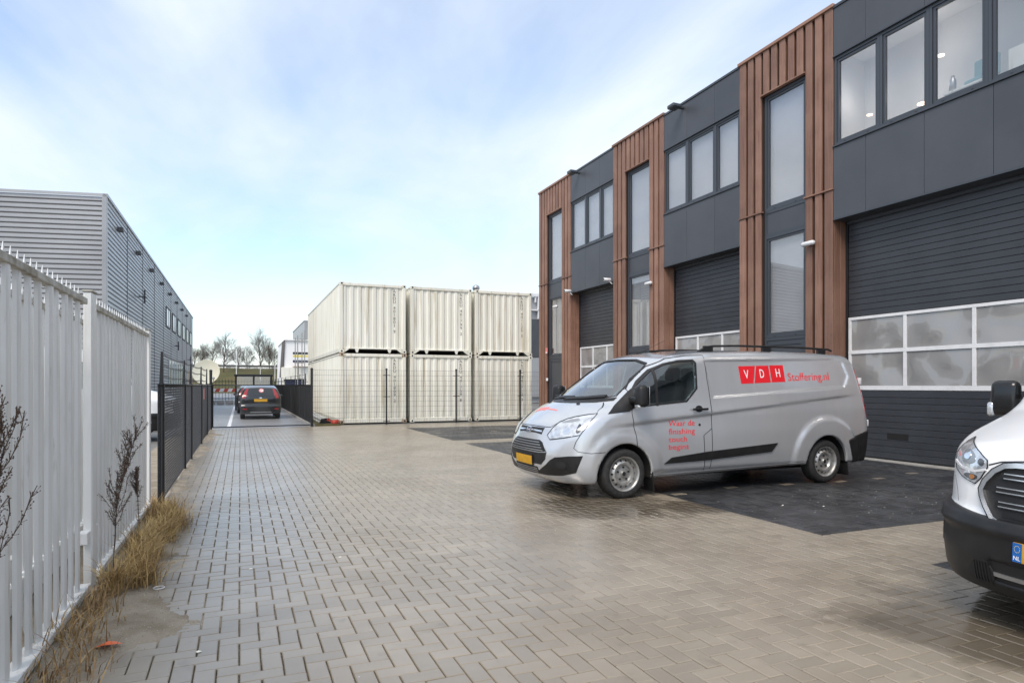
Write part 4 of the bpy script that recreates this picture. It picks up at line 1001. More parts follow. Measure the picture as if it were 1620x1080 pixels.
for z in (1.3,2.6,3.7):
    for y in (33.5,35.0): MB().bar((2.55,y,z),(3.05,y,z),0.02,6).build('ledger',M['satin'],t)
t=thing('dark_skip','dark blue bin behind the black fence by the containers','bin',(5.5,70,0))
MB().prism([(4.4,0.5),(6.0,0.5),(6.2,1.95),(4.2,1.95)],1,69,71).build('tub',M['navy'],t); bx('rim',t,M['blackmetal'],4.15,6.25,68.95,71.05,1.95,2.05,0.01)
t=thing('grey_block','plain pale grey block rising behind the white building','building',(14,130,0)); bx('wall',t,M['clad'],11.4,30,130,160,0,13.8,0.1); bx('roof_edge',t,M['whitebar'],11.3,30.1,129.9,160.1,13.8,14.0,0.02)
# building behind the right end of the containers
t=thing('rear_hall','grey clad hall behind the containers with white framed top','building',(20,48,0))
bx('wall',t,M['clad'],17.0,30,46,60,0,8.35,0.05)
bx('dark_band',t,M['panel'],20.2,30,45.8,45.98,3.6,6.6,0.02); bx('pale_base',t,M['clad'],20.2,30,45.8,45.98,0.5,3.58,0.02)
bx('roof_edge',t,M['whitebar'],16.8,30,45.7,45.95,8.35,8.6,0.02)
for k in range(9): bx('mullion',t,M['whitebar'],17.5+k*0.75,17.6+k*0.75,45.75,45.97,7.9,8.36,0.0)
for x in (20.55,21.5): bx('frame_post',t,M['whitebar'],x,x+0.14,45.7,45.97,6.62,8.4,0.0)
bx('frame_rail',t,M['whitebar'],20.5,22.5,45.7,45.97,7.25,7.35,0.0)
t=thing('roof_vent','grey mushroom roof vent above the upper right container','vent',(16.7,46.5,8.3))
MB().lathe([(0.0,8.3),(0.22,8.3),(0.22,8.7),(0.28,8.75),(0.28,8.9),(0.18,9.02),(0.0,9.08)],2,(16.55,46.3,0),18).build('hood',M['satin'],t,smooth=True)
# pipes with red caps
t=thing('pipe_bundle','pale pipes with black and red caps lying beside the lowest left container','pipes',(3.0,26,0))
rnd=random.Random(3)
for k in range(9):
    x=2.62+0.085*(k%5)+rnd.uniform(-0.02,0.02); z=0.07+0.10*(k//5)
    y0,y1=24.25+rnd.uniform(0,0.35),30.0+rnd.uniform(-0.5,0.5); dx=rnd.uniform(-0.1,0.05)
    p=MB().bar((x+0.12,y0,z),(x+dx,y1,z+0.1),0.045,10).build('pipe',M['pipe'],t,smooth=False)
    MB().bar((x+0.12,y0-0.05,z),(x+0.12,y0+0.06,z),0.056,10).build('cap',M['redcap'] if k in (4,8) else M['black'],p)
t=thing('red_bucket','small red bucket end before the lowest left container','bucket',(3.1,24.1,0)); MB().lathe([(0.0,0.0),(0.12,0.0),(0.15,0.2),(0.135,0.2),(0.11,0.02),(0.0,0.02)],2,(3.16,24.0,-0.02),16).build('tub',M['redcap'],t,smooth=True)
# ------------------------------------------------------------------ weeds, dry grass, litter
def blades(name,spots,n,label,seed,hmin,hmax,m_):
    rnd=random.Random(seed); b=MB()
    for k in range(n):
        cx,cy,sp=rnd.choice(spots); x=cx+rnd.gauss(0,sp*0.55); y=cy+rnd.gauss(0,sp); 
        if x<-0.97: x=-0.96+rnd.uniform(0,0.05)
        z=max(soilh(x,y),-0.004); H=rnd.uniform(hmin,hmax)*(0.55+0.45*rnd.random()); az=rnd.gauss(0.15,1.5); bend=rnd.uniform(0.25,1.15); w=rnd.uniform(0.0018,0.0042)
        d=Vector((math.cos(az),math.sin(az),0)); s_=Vector((-d.y,d.x,0)); pts=[]
        for q in (0,0.35,0.7,1.0):
            pts.append(Vector((x,y,z))+d*(H*bend*q*q)+Vector((0,0,H*(q-0.42*bend*q*q))))
        vs=[]
        for i,q in enumerate((1,0.9,0.6)): vs+=[pts[i]-s_*w*q,pts[i]+s_*w*q]
        vs.append(pts[3]); b.add(vs,[(0,1,3,2),(2,3,5,4),(4,5,6)])
    o=b.build(name,m_,None,fix=False); tag(o,label,'grass',kind='stuff')
blades('dry_grass',[(-0.70,7.75,0.10),(-0.62,7.35,0.12),(-0.72,7.1,0.10),(-0.66,6.75,0.09),(-0.80,6.4,0.09),(-0.70,6.05,0.10),(-0.74,5.7,0.08),(-0.66,5.35,0.09),(-0.80,5.15,0.07),(-0.82,7.9,0.12),(-0.68,7.5,0.12)],3600,'straw-coloured dry grass growing along the foot of the white fence',5,0.12,0.40,M['straw'])
blades('fallen_straw',[(-0.84,4.75,0.12),(-0.82,4.3,0.16),(-0.84,3.8,0.18),(-0.86,3.3,0.2),(-0.78,3.0,0.2),(-0.9,8.6,0.15)],800,'matted brown straw below the palisade fence at lower left',8,0.08,0.30,M['brownstraw'])
def weed(x,y,H,label,seed,n=30,low=0.25):
    rnd=random.Random(seed); t=thing('dead_weed',label,'plant',(x,y,0)); st=MB(); sd=MB()
    p=Vector((x,y,-0.02)); d=Vector((0.05,-0.02,1)).normalized(); N=16
    for k in range(N):
        d=(d+Vector((rnd.gauss(0,0.05),rnd.gauss(0,0.05),0.03))).normalized(); q=p+d*(H/N); r=0.006*(1-0.7*k/N); st.bar(p,q,r,5,r*0.95,cap=False); p=q
        if k/N>low:
            for c in range(4):
                az=rnd.uniform(0,6.28); sp=rnd.uniform(0.18,0.58); e=Vector((math.cos(az)*math.sin(sp),math.sin(az)*math.sin(sp),math.cos(sp))); L_=H*rnd.uniform(0.13,0.34)*(1.15-0.6*k/N); a=p
                M_=7
                for i in range(M_):
                    e=(e+Vector((rnd.gauss(0,0.12),rnd.gauss(0,0.12),0.07))).normalized(); b=a+e*(L_/M_); st.bar(a,b,0.0022,3,0.0016,cap=False)
                    for s_ in range(6):
                        u=Vector((rnd.gauss(0,1),rnd.gauss(0,1),rnd.gauss(0,1))).normalized()*rnd.uniform(0.006,0.02); c_=a+(b-a)*rnd.random()+u
                        st.bar(a,c_,0.0009,3,0.0007,cap=False)
                        r2=rnd.uniform(0.0015,0.0035); sd.add([c_+Vector((r2,0,0)),c_+Vector((-r2,0,0)),c_+Vector((0,r2,0)),c_+Vector((0,-r2,0)),c_+Vector((0,0,r2*1.3)),c_+Vector((0,0,-r2*1.3))],[(0,2,4),(2,1,4),(1,3,4),(3,0,4),(2,0,5),(1,2,5),(3,1,5),(0,3,5)])
                    a=b
        elif k>2:
            for c in range(5):
                u=Vector((rnd.gauss(0,1),rnd.gauss(0,1),rnd.gauss(0,0.4))).normalized()*rnd.uniform(0.01,0.035); st.bar(p,p+u,0.003,3,0.001,cap=False)
    st.build('stem',M['deadstem'],t,fix=False); sd.build('seed_heads',M['deadstem'],t,fix=False)
weed(-0.88,5.62,1.06,'tall dead brown weed standing before the palisade fence',3)
weed(-0.84,2.72,1.30,'dead branching weed at the left picture edge by the fence',12,low=0.45)
weed(-0.90,7.15,0.62,'short thin dead weed above the dry grass clump',17,low=0.5)
t=thing('litter_scrap','bright orange plastic scrap lying on the sandy soil','litter',(-0.66,4.08,0.0))
b=MB(); zz0=soilh(-0.66,4.08)+0.012
b.add([(-0.73,4.07,zz0),(-0.68,4.045,zz0+0.018),(-0.62,4.06,zz0+0.012),(-0.59,4.085,zz0),(-0.63,4.11,zz0+0.01),(-0.69,4.115,zz0+0.006),(-0.66,4.075,zz0+0.028)],[(0,1,6),(1,2,6),(2,3,6),(3,4,6),(4,5,6),(5,0,6)]); b.build('scrap',M['orange'],t,fix=False)
t=thing('plastic_ring','small white plastic ring lying on the paving','litter',(-0.53,5.18,0.0)); rg=MB(); 
for i in range(20):
    a,c=2*math.pi*i/20,2*math.pi*(i+1)/20; zr=max(soilh(-0.53,5.18),0)+0.008; rg.bar((-0.53+0.035*math.cos(a),5.18+0.035*math.sin(a),zr),(-0.53+0.035*math.cos(c),5.18+0.035*math.sin(c),zr),0.004,5,cap=False)
rg.build('ring',M['white'],t)
rnd=random.Random(21); b=MB()
for k in range(5200):
    y=rnd.uniform(2.4,22.5) if k%3 else rnd.gauss(4.5,0.7); x=rnd.uniform(-1.0,0.05)
    z=soilh(x,y)
    if z<-0.010: continue
    s_=rnd.uniform(0.002,0.006)*(2.2 if rnd.random()<0.04 else 1); a=rnd.uniform(0,6.28)
    p4=[(x+s_*rnd.uniform(0.6,1.3)*math.cos(a+i*2.09),y+s_*rnd.uniform(0.6,1.3)*math.sin(a+i*2.09),z-0.001) for i in range(3)]
    b.add(p4+[(x+rnd.uniform(-1,1)*s_*0.4,y+rnd.uniform(-1,1)*s_*0.4,z+s_*0.9)],[(0,1,3),(1,2,3),(2,0,3)])
tag(b.build('grit',M['grit'],None,fix=False),'pale grit and pebbles lying on the sandy soil strip','gravel',kind='stuff')
rnd=random.Random(11); b=MB()
for k in range(120):
    x=rnd.gauss(7.4,0.9); y=rnd.gauss(5.45,0.45)
    if k%3==0: x=rnd.uniform(-0.6,9); y=rnd.uniform(2.6,11)
    if not(4.6<y<9.4 and x>5.2) and k%3!=0: continue
    s_=rnd.uniform(0.003,0.010)*(3.0 if rnd.random()<0.06 else 1); z=0.002+0.004*math.sin(x*1.7+y*0.9)+0.003*math.sin(y*2.3-x*0.6); a=rnd.uniform(0,6.28)
    pts=[(x+s_*rnd.uniform(0.6,1.2)*math.cos(a+i*1.256),y+s_*rnd.uniform(0.4,0.9)*math.sin(a+i*1.256),z) for i in range(5)]
    b.add(pts+[(x,y,z+s_*0.3)],[(i,(i+1)%5,5) for i in range(5)])
tag(b.build('crumbs',M['cream'],None,fix=False),'pale wood crumbs scattered on the dark paving','debris',kind='stuff')
# ------------------------------------------------------------------ vehicle building kit
def net_obj(name,F,lo,hi,h,mat_,parent):
    P,Q=surface_net(F,lo,hi,h)
    me=bpy.data.meshes.new(name); me.vertices.add(len(P)); me.vertices.foreach_set('co',P.ravel()); me.loops.add(Q.size); me.loops.foreach_set('vertex_index',Q.ravel().astype(np.int32))
    me.polygons.add(len(Q)); me.polygons.foreach_set('loop_start',np.arange(0,Q.size,4,dtype=np.int32)); me.update(calc_edges=True); me.validate()
    me.polygons.foreach_set('use_smooth',np.ones(len(me.polygons),bool)); me.materials.append(mat_)
    o=bpy.data.objects.new(name,me); return lnk(o,parent)
Q2=math.sqrt(0.5)
def frame_of(mode):
    if mode=='L': return (lambda a,b:(a,-1.5,b)),(0,1,0)
    if mode=='R': return (lambda a,b:(a,1.5,b)),(0,-1,0)
    if mode=='F': return (lambda a,b:(-0.7,a,b)),(1,0,0)
    if mode=='B': return (lambda a,b:(6.4,a,b)),(-1,0,0)
    if mode=='T': return (lambda a,b:(a,b,3.0)),(0,0,-1)
    if mode=='DL': return (lambda a,b:(a*Q2-1.6*Q2,-a*Q2-1.6*Q2,b)),(Q2,Q2,0)
    if mode=='DR': return (lambda a,b:(a*Q2-1.6*Q2,a*Q2+1.6*Q2,b)),(Q2,-Q2,0)
def patch(name,parent,F,mode,verts,faces,mat_,off_=0.004,thick=0.012,cell=0.06,smooth=True,split=False):
    """lay a flat outline on a body surface as a thin shell of its own"""
    bm=bmesh.new(); bv=[bm.verts.new((a,b,0)) for a,b in verts]
    for f in faces:
        try: bm.faces.new([bv[i] for i in f])
        except ValueError: pass
    bmesh.ops.triangulate(bm,faces=bm.faces[:])
    xs=[v[0] for v in verts]; ys=[v[1] for v in verts]
    for ax,(lo,hi) in enumerate(((min(xs),max(xs)),(min(ys),max(ys)))):
        k=math.floor(lo/cell)+1
        while k*cell<hi-1e-6:
            co_=Vector((k*cell,0,0)) if ax==0 else Vector((0,k*cell,0)); no=Vector((1,0,0)) if ax==0 else Vector((0,1,0))
            bmesh.ops.bisect_plane(bm,geom=bm.verts[:]+bm.edges[:]+bm.faces[:],dist=1e-6,plane_co=co_,plane_no=no); k+=1
    bmesh.ops.remove_doubles(bm,verts=bm.verts[:],dist=1e-5)
    bm.verts.ensure_lookup_table(); bm.verts.index_update()
    o3,d=frame_of(mode); org=np.array([o3(v.co.x,v.co.y) for v in bm.verts]); D=np.tile(np.array(d,float),(len(org),1))
    p,bad=cast(F,org,D,4.6 if mode!='T' else 3.0,260)
    g=grad(F,p); nn=g/np.maximum(np.linalg.norm(g,axis=1,keepdims=True),1e-6)
    top=p+nn*off_; low=p-nn*thick
    vs=[];fs=[]; V0=[tuple(q) for q in top]
    bf=[f for f in bm.faces if not any(bad[v.index] for v in f.verts)]
    ext=[]; ec={}
    for f in bf:
        ids=[v.index for v in f.verts]; fs.append(tuple(ids))
        for a,b in zip(ids,ids[1:]+ids[:1]): ec[(a,b)]=1
    vs=list(V0); lowid={}
    for (a,b) in list(ec):
        if (b,a) not in ec:
            for q in (a,b):
                if q not in lowid: lowid[q]=len(vs); vs.append(tuple(low[q]))
            fs.append((b,a,lowid[a],lowid[b]))
    # outward orientation
    me=bpy.data.meshes.new(name); me.from_pydata(vs,[],fs); me.materials.append(mat_)
    if len(bf):
        f0=bf[0]; ids=[v.index for v in f0.verts]; a,b,c=[np.array(top[i]) for i in ids[:3]]
        if np.dot(np.cross(b-a,c-a),nn[ids[0]])<0: me.flip_normals()
    bm.free()
    o=bpy.data.objects.new(name,me); lnk(o,parent)
    if smooth: autosmooth(o,40)
    return o
def poly(name,parent,F,mode,pts,mat_,**k):
    return patch(name,parent,F,mode,pts,[tuple(range(len(pts)))],mat_,**k)
def ribbon(pts,w,closed=False):
    P=[Vector((a,b)) for a,b in pts]; n=len(P); vs=[];fs=[]
    for i in range(n):
        if closed: t=(P[(i+1)%n]-P[i-1])
        else: t=P[min(i+1,n-1)]-P[max(i-1,0)]
        t.normalize(); q=Vector((-t.y,t.x))*(w/2); vs+=[tuple(P[i]+q),tuple(P[i]-q)]
    m=n if closed else n-1
    for i in range(m):
        j=(i+1)%n; fs.append((2*i,2*i+1,2*j+1,2*j))
    return vs,fs
def line(name,parent,F,mode,pts,w,mat_,closed=False,off_=0.0028,thick=0.004,cell=0.04):
    v,f=ribbon(pts,w,closed); return patch(name,parent,F,mode,v,f,mat_,off_=off_,thick=thick,cell=cell)
def ell(cx,cy,rx,ry,n=24): return [(cx+rx*math.cos(2*math.pi*i/n),cy+ry*math.sin(2*math.pi*i/n)) for i in range(n)]
def smooth_poly(pts,it=2):
    for _ in range(it):
        q=[]
        for i in range(len(pts)):
            a,b=pts[i],pts[(i+1)%len(pts)]; q+=[(0.75*a[0]+0.25*b[0],0.75*a[1]+0.25*b[1]),(0.25*a[0]+0.75*b[0],0.25*a[1]+0.75*b[1])]
        pts=q
    return pts
def inset(pts,s,cx=None,cy=None):
    cx=sum(p[0] for p in pts)/len(pts) if cx is None else cx; cy=sum(p[1] for p in pts)/len(pts) if cy is None else cy
    return [(cx+(p[0]-cx)*s,cy+(p[1]-cy)*s) for p in pts]
def wheel(parent,cx,y_out,cz,rt,rr,m_rim,width=0.215,slots=14):
    """part wheel (the rim) with tyre, slots and nuts under it; y_out = outer face"""
    sg=-1 if y_out<0 else 1
    def T(prof): return [(r,y_out+sg*t) for r,t in prof]
    k=rr/0.205
    rim=MB().lathe(T([(0.001,-0.022),(0.030*k,-0.022),(0.036*k,-0.030),(0.040*k,-0.046),(0.060*k,-0.05),(0.098*k,-0.052),(0.112*k,-0.026),(0.135*k,-0.022),(0.150*k,-0.032),(0.178*k,-0.062),(0.184*k,-0.060),(0.190*k,-0.020),(0.200*k,-0.008),(0.210*k,-0.004),(0.213*k,-0.012),(0.205*k,-0.06),(0.205*k,-width+0.02)]),1,(cx,0,cz),48)
    o=rim.build('wheel',m_rim,parent,local=True,smooth=True); autosmooth(o,35)
    rad=rt-rr
    ty=MB().lathe(T([(rr*0.98,-0.03),(rr+rad*0.08,-0.004),(rr+rad*0.30,0.004),(rr+rad*0.62,0.003),(rr+rad*0.84,-0.010),(rt-0.006,-0.026),(rt-0.001,-0.040),(rt,-0.07),(rt-0.007,-0.075),(rt-0.007,-0.083),(rt,-0.088),(rt,-width+0.088),(rt-0.007,-width+0.083),(rt-0.007,-width+0.075),(rt,-width+0.07),(rt-0.005,-width+0.03),(rr+rad*0.6,-width),(rr*0.95,-width+0.02)]),1,(cx,0,cz),56)
    q=ty.build('tyre',M['tyre'],o,local=True,smooth=True); autosmooth(q,40)
    h=MB()
    for i in range(slots):
        a=2*math.pi*i/slots; rc=0.160*k; yy=y_out+sg*(-0.0385)
        ring=[]
        for j in range(10):
            t=2*math.pi*j/10; dr=0.0125*k*math.cos(t); dt=0.0125*k*math.sin(t); r_=rc+dr; an=a+dt/rc
            ring.append((cx+r_*math.cos(an),yy+sg*(-1.03*dr),cz+r_*math.sin(an)))
        h.add(ring,[tuple(range(10))])
    h.build('slots',M['black'],o,local=True,fix=False)
    nb=MB()
    for i in range(5):
        a=2*math.pi*i/5+0.3; nb.bar((cx+0.078*k*math.cos(a),y_out+sg*(-0.053),cz+0.078*k*math.sin(a)),(cx+0.078*k*math.cos(a),y_out+sg*(-0.034),cz+0.078*k*math.sin(a)),0.0125*k,6)
    nb.build('nuts',M['trim'],o,local=True)
    c=MB().lathe(T([(0.001,-0.018),(0.022*k,-0.018),(0.030*k,-0.024)]),1,(cx,0,cz),16); c.build('hub_cap',M['black'],o,local=True)
    return o
def rbox(name,parent,mat_,c,s,bev,rot=(0,0,0),taper=None,seg=3):
    bm=bmesh.new(); bmesh.ops.create_cube(bm,size=1)
    for v in bm.verts:
        f=1.0
        if taper: f=1-taper*(v.co.z+0.5)
        v.co=Vector((v.co.x*s[0]*f,v.co.y*s[1]*f,v.co.z*s[2]))
    bmesh.ops.bevel(bm,geom=bm.edges[:],offset=bev,segments=seg,affect='EDGES',profile=0.5)
    me=bpy.data.meshes.new(name); bm.to_mesh(me); bm.free(); me.materials.append(mat_); o=bpy.data.objects.new(name,me); lnk(o,parent); o.location=c; o.rotation_euler=rot; autosmooth(o,50); return o
# ------------------------------------------------------------------ silver panel van
sv=thing('panel_van','silver panel van with red upholstery lettering parked across the dark bays','van',(3.41,7.92,0))
body=net_obj('body',sv_body,(-0.05,-1.08,0.14),(5.6,1.08,2.05),0.022,M['silver'],sv)
FO=sv_outer
def wells(o,axles,r,yin):
    me=o.data; me.materials.append(M['wheelwell']); n=len(me.polygons); c=np.empty(n*3); me.polygons.foreach_get('center',c); c=c.reshape(-1,3); mi=np.zeros(n,np.int32)
    for cx,cz in axles: mi[(np.hypot(c[:,0]-cx,c[:,2]-cz)<r)&(np.abs(c[:,1])<yin)]=1
    me.polygons.foreach_set('material_index',mi); me.update()
wells(body,SV_AX,0.41,0.955)
for m_,sg in (('L',-1),('R',1)):
    pane=poly('side_window',sv,FO,m_,SV_SWIN,M['carglass'],off_=-0.006,thick=0.004)
    line('window_seal',pane,FO,m_,SV_SWIN,0.024,M['black'],closed=True,off_=0.004,thick=0.02)
    line('window_bar',pane,FO,m_,[(1.56,1.17),(1.585,1.64)],0.035,M['black'],off_=0.002,thick=0.012)
    poly('mirror_triangle',sv,FO,m_,[(0.83,1.08),(1.116,1.105),(1.21,1.15),(1.235,1.39),(1.18,1.352)],M['trim'],off_=0.012,cell=0.03)
    poly('side_moulding',sv,FO,m_,[(1.665,0.42),(1.775,0.497),(2.36,0.552),(3.585,0.625),(3.47,0.507),(2.37,0.44)],M['trim'],off_=0.016,thick=0.02)
    line('door_seam',sv,FO,m_,[(1.19,1.39),(1.165,1.08),(1.225,0.79),(1.24,0.66)],0.008,M['black'])
    line('door_seam',sv,FO,m_,[(1.19,1.39),(1.32,1.515),(1.57,1.69),(1.82,1.795),(2.14,1.838),(2.42,1.848),(2.405,1.54),(2.42,1.2),(2.433,1.0),(2.436,0.86),(2.30,0.77),(2.325,0.30)],0.008,M['black'])
    line('door_seam',sv,FO,m_,[(2.436,0.86),(2.44,0.60),(2.42,0.32)],0.007,M['black'])
    line('panel_seam',sv,FO,m_,[(0.46,0.815),(0.415,0.74),(0.387,0.66),(0.43,0.617),(0.58,0.596),(0.76,0.607)],0.007,M['black'])
    hd=poly('door_handle',sv,FO,m_,ell(2.22,1.125,0.06,0.045,18),M['trim'],off_=0.002)
    rbox('handle_bar',hd,M['blackgloss'],(2.22,sg*1.012,1.122),(0.25,0.03,0.030),0.011)
    poly('door_lock',sv,FO,m_,ell(2.234,0.913,0.018,0.018,14),M['black'],off_=0.004)
    poly('filler_cover',sv,FO,m_,[(1.66,0.30),(1.9,0.31),(1.9,0.315),(1.66,0.305)],M['satin'],off_=0.002)
    line('sill_highlight',sv,FO,m_,[(1.50,0.265),(2.4,0.285),(3.3,0.30),(4.08,0.318)],0.016,M['satin'],off_=0.008,thick=0.01)  # satin strip laid on as the bright highlight along the sill
    # tail lamp on the rear corner
    poly('tail_light',sv,FO,m_,[(5.235,1.70),(5.30,1.70),(5.37,1.35),(5.43,1.02),(5.40,0.94),(5.345,0.96),(5.30,1.3)],M['redlamp'],off_=0.006)
    # headlamp wrapped round the front corner
    D='D'+m_
    HL=[(0.495,0.799),(0.565,0.894),(0.639,0.966),(0.74,1.008),(0.835,1.034),(0.99,1.064),(1.136,1.084),(1.06,0.965),(0.967,0.822),(0.76,0.782),(0.547,0.748)]
    h=poly('headlight',sv,FO,D,HL,M['lens'],off_=0.004,cell=0.04)
    line('lamp_edge',h,FO,D,HL,0.010,M['black'],closed=True,off_=0.006,thick=0.01,cell=0.04)
    poly('reflector',h,FO,D,smooth_poly([(0.70,0.800),(0.72,0.90),(0.80,0.945),(0.885,0.93),(0.90,0.84),(0.86,0.795)]),M['lens'],off_=0.006,cell=0.04)
    poly('reflector',h,FO,D,smooth_poly([(0.735,0.825),(0.745,0.895),(0.80,0.915),(0.835,0.885),(0.825,0.825)]),M['chrome'],off_=0.009,cell=0.02)
    line('reflector',h,FO,D,[(0.86,0.80),(0.90,0.865),(0.93,0.95)],0.016,M['lens'],off_=0.010,cell=0.03)
    poly('reflector',h,FO,D,smooth_poly([(0.60,0.79),(0.63,0.88),(0.68,0.93),(0.69,0.82)]),M['chrome'],off_=0.006,cell=0.03)
    poly('reflector',h,FO,D,smooth_poly([(0.91,0.84),(0.905,0.94),(0.965,0.96),(0.985,0.90),(0.95,0.845)]),M['lensdark'],off_=0.006,cell=0.03)
    poly('indicator',h,FO,D,smooth_poly([(0.65,0.955),(0.76,0.995),(0.90,1.02),(0.95,1.0),(0.80,0.965)]),M['satin'],off_=0.006,cell=0.03)
    # black lower bumper corner with round fog recess
    BC=[(1.005,0.567),(0.83,0.560),(0.646,0.538),(0.575,0.499),(0.50,0.43),(0.36,0.335),(0.345,0.296),(0.523,0.298),(0.75,0.316),(0.921,0.356)]
    bc=poly('bumper_trim',sv,FO,D,BC,M['trim'],off_=0.006,cell=0.04)
    poly('fog_recess',bc,FO,D,ell(0.735,0.445,0.085,0.062),M['trim'],off_=0.010,cell=0.03)
    poly('fog_recess',bc,FO,D,ell(0.735,0.445,0.062,0.044),M['black'],off_=0.013,cell=0.03)
    # wing mirror
    mr=rbox('mirror',sv,M['trim'],(1.20,sg*1.135,1.305),(0.15,0.20,0.275),0.05,(0,0,sg*0.15),0.12)
    rbox('mirror_arm',mr,M['trim'],(-0.04,-sg*0.11,-0.05),(0.10,0.20,0.09),0.03)
    rbox('mirror_lamp',mr,M['lens'],(-0.045,sg*0.005,-0.128),(0.05,0.13,0.05),0.02)
    rbox('mirror_glass',mr,M['chrome'],(0.076,0,0.0),(0.006,0.16,0.23),0.002)
    # roof rail
    rl=MB(); yy=sg*0.64
    zr=[(2.47,1.905),(2.62,1.972),(2.75,1.99),(3.2,2.004),(4.3,2.004),(4.95,1.988),(5.02,1.965)]
    rl.path([(a,yy,b) for a,b in zr],0.016,8)
    for a in (2.66,3.72,4.82): rl.box(a-0.09,a+0.06,yy-0.02,yy+0.02,1.88,1.99)
    rl.prism([(2.44,1.89),(2.62,1.978),(2.70,1.978),(2.64,1.89)],1,yy-0.018,yy+0.018)
    rl.build('roof_rail',M['trim'],sv,local=True)
    for (cx,cz) in SV_AX:
        wheel(sv,cx,sg*0.968,0.318,0.318,0.215,M['steelwheel'])
    rbox('mudflap',sv,M['trim'],(1.50,sg*0.86,0.20),(0.02,0.22,0.26),0.006,(0,-0.12,0)); rbox('mudflap',sv,M['trim'],(4.98,sg*0.86,0.22),(0.02,0.22,0.26),0.006,(0,-0.12,0))
ws=poly('windshield',sv,FO,'F',SV_WSH,M['wsglass'],off_=-0.006,thick=0.004)
line('windshield_seal',ws,FO,'F',SV_WSH,0.022,M['black'],closed=True,off_=0.0035,thick=0.02)
line('wiper',sv,FO,'F',[(0.55,1.235),(0.2,1.262),(-0.1,1.265)],0.030,M['black'],off_=0.022,thick=0.004)
line('wiper',sv,FO,'F',[(0.05,1.242),(-0.35,1.262),(-0.66,1.288)],0.030,M['black'],off_=0.022,thick=0.004)
line('cowl',sv,FO,'F',[(0.82,1.262),(0.6,1.235),(0.25,1.222),(-0.25,1.222),(-0.6,1.235),(-0.82,1.262)],0.040,M['trim'],off_=0.006,thick=0.02)
line('hood_seam',sv,FO,'F',[(-0.72,1.215),(-0.82,1.158),(-0.879,1.084),(-0.70,1.04),(-0.53,0.962),(-0.465,0.900),(-0.352,0.898),(0,0.903),(0.352,0.898),(0.465,0.900),(0.53,0.962),(0.70,1.04),(0.879,1.084),(0.82,1.158),(0.72,1.215)],0.008,M['black'],off_=0.002)
for y in (-0.42,0.42): poly('washer_jet',sv,FO,'T',ell(0.70,y,0.022,0.03,10),M['black'],off_=0.012)
us=poly('upper_slot',sv,FO,'F',[(-0.36,0.886),(0.36,0.886),(0.352,0.80),(0.20,0.815),(-0.20,0.815),(-0.352,0.80)],M['black'],off_=0.003)
line('slot_bar',us,FO,'F',[(-0.345,0.838),(-0.1,0.847),(0.1,0.847),(0.345,0.838)],0.020,M['chrome'],off_=0.010)
gr=poly('grille',sv,FO,'F',[(-0.36,0.730),(0.36,0.730),(0.43,0.705),(0.56,0.590),(0.54,0.500),(0.45,0.425),(-0.45,0.425),(-0.54,0.500),(-0.56,0.590),(-0.43,0.705)],M['trim'],off_=0.004)
poly('grille_mesh',gr,FO,'F',[(-0.35,0.722),(0.35,0.722),(0.50,0.602),(0.485,0.588),(-0.485,0.588),(-0.50,0.602)],M['black'],off_=0.0065)
for z,wd in ((0.700,0.37),(0.668,0.41),(0.636,0.45),(0.604,0.485)): line('grille_bar',gr,FO,'F',[(-wd,z),(wd,z)],0.011,M['satin'],off_=0.012)
line('grille_edge',gr,FO,'F',[(-0.56,0.592),(-0.40,0.578),(0.40,0.578),(0.56,0.592)],0.012,M['satin'],off_=0.010)
li=poly('lower_intake',sv,FO,'F',[(-0.345,0.388),(0.345,0.388),(0.36,0.30),(0.20,0.292),(-0.20,0.292),(-0.36,0.30)],M['black'],off_=0.003)
for z in (0.365,0.342,0.318): line('intake_bar',li,FO,'F',[(-0.33,z),(0.33,z)],0.009,M['satin'],off_=0.008)
pl=poly('license_plate',sv,FO,'F',[(-0.25,0.408),(0.25,0.408),(0.25,0.520),(-0.25,0.520)],M['plate'],off_=0.022,thick=0.0)
line('plate_frame',pl,FO,'F',[(-0.257,0.402),(0.257,0.402),(0.257,0.526),(-0.257,0.526)],0.014,M['black'],closed=True,off_=0.022,thick=0.004)
em=poly('emblem',sv,FO,'F',ell(0,0.846,0.084,0.036,28),M['chrome'],off_=0.018,thick=0.01,cell=0.03)
poly('emblem_oval',em,FO,'F',ell(0,0.846,0.074,0.029,28),M['navy'],off_=0.020,thick=0.002,cell=0.03)
v,f=text2d('Ford',0.1); v=[(-p[0],p[1]) for p in fit2d(v,-0.05,0.05,0.832,0.860)]; patch('emblem_script',em,FO,'F',v,f,M['whitebar'],off_=0.0215,thick=0.001,cell=0.03,smooth=False)
def text_on(name,s,mode,x0,x1,y0,y1,m_,par=sv,F=FO,fl=False,shear=0.0,tilt=0.0,off_=0.0022):
    v,f=text2d(s); v=fit2d(v,x0,x1,y0,y1); v=[(p[0]+shear*(p[1]-y0),p[1]+tilt*(p[0]-x0)) for p in v]
    return patch(name,par,F,mode,v,f,m_,off_=off_,thick=0.001,cell=0.12,smooth=False)
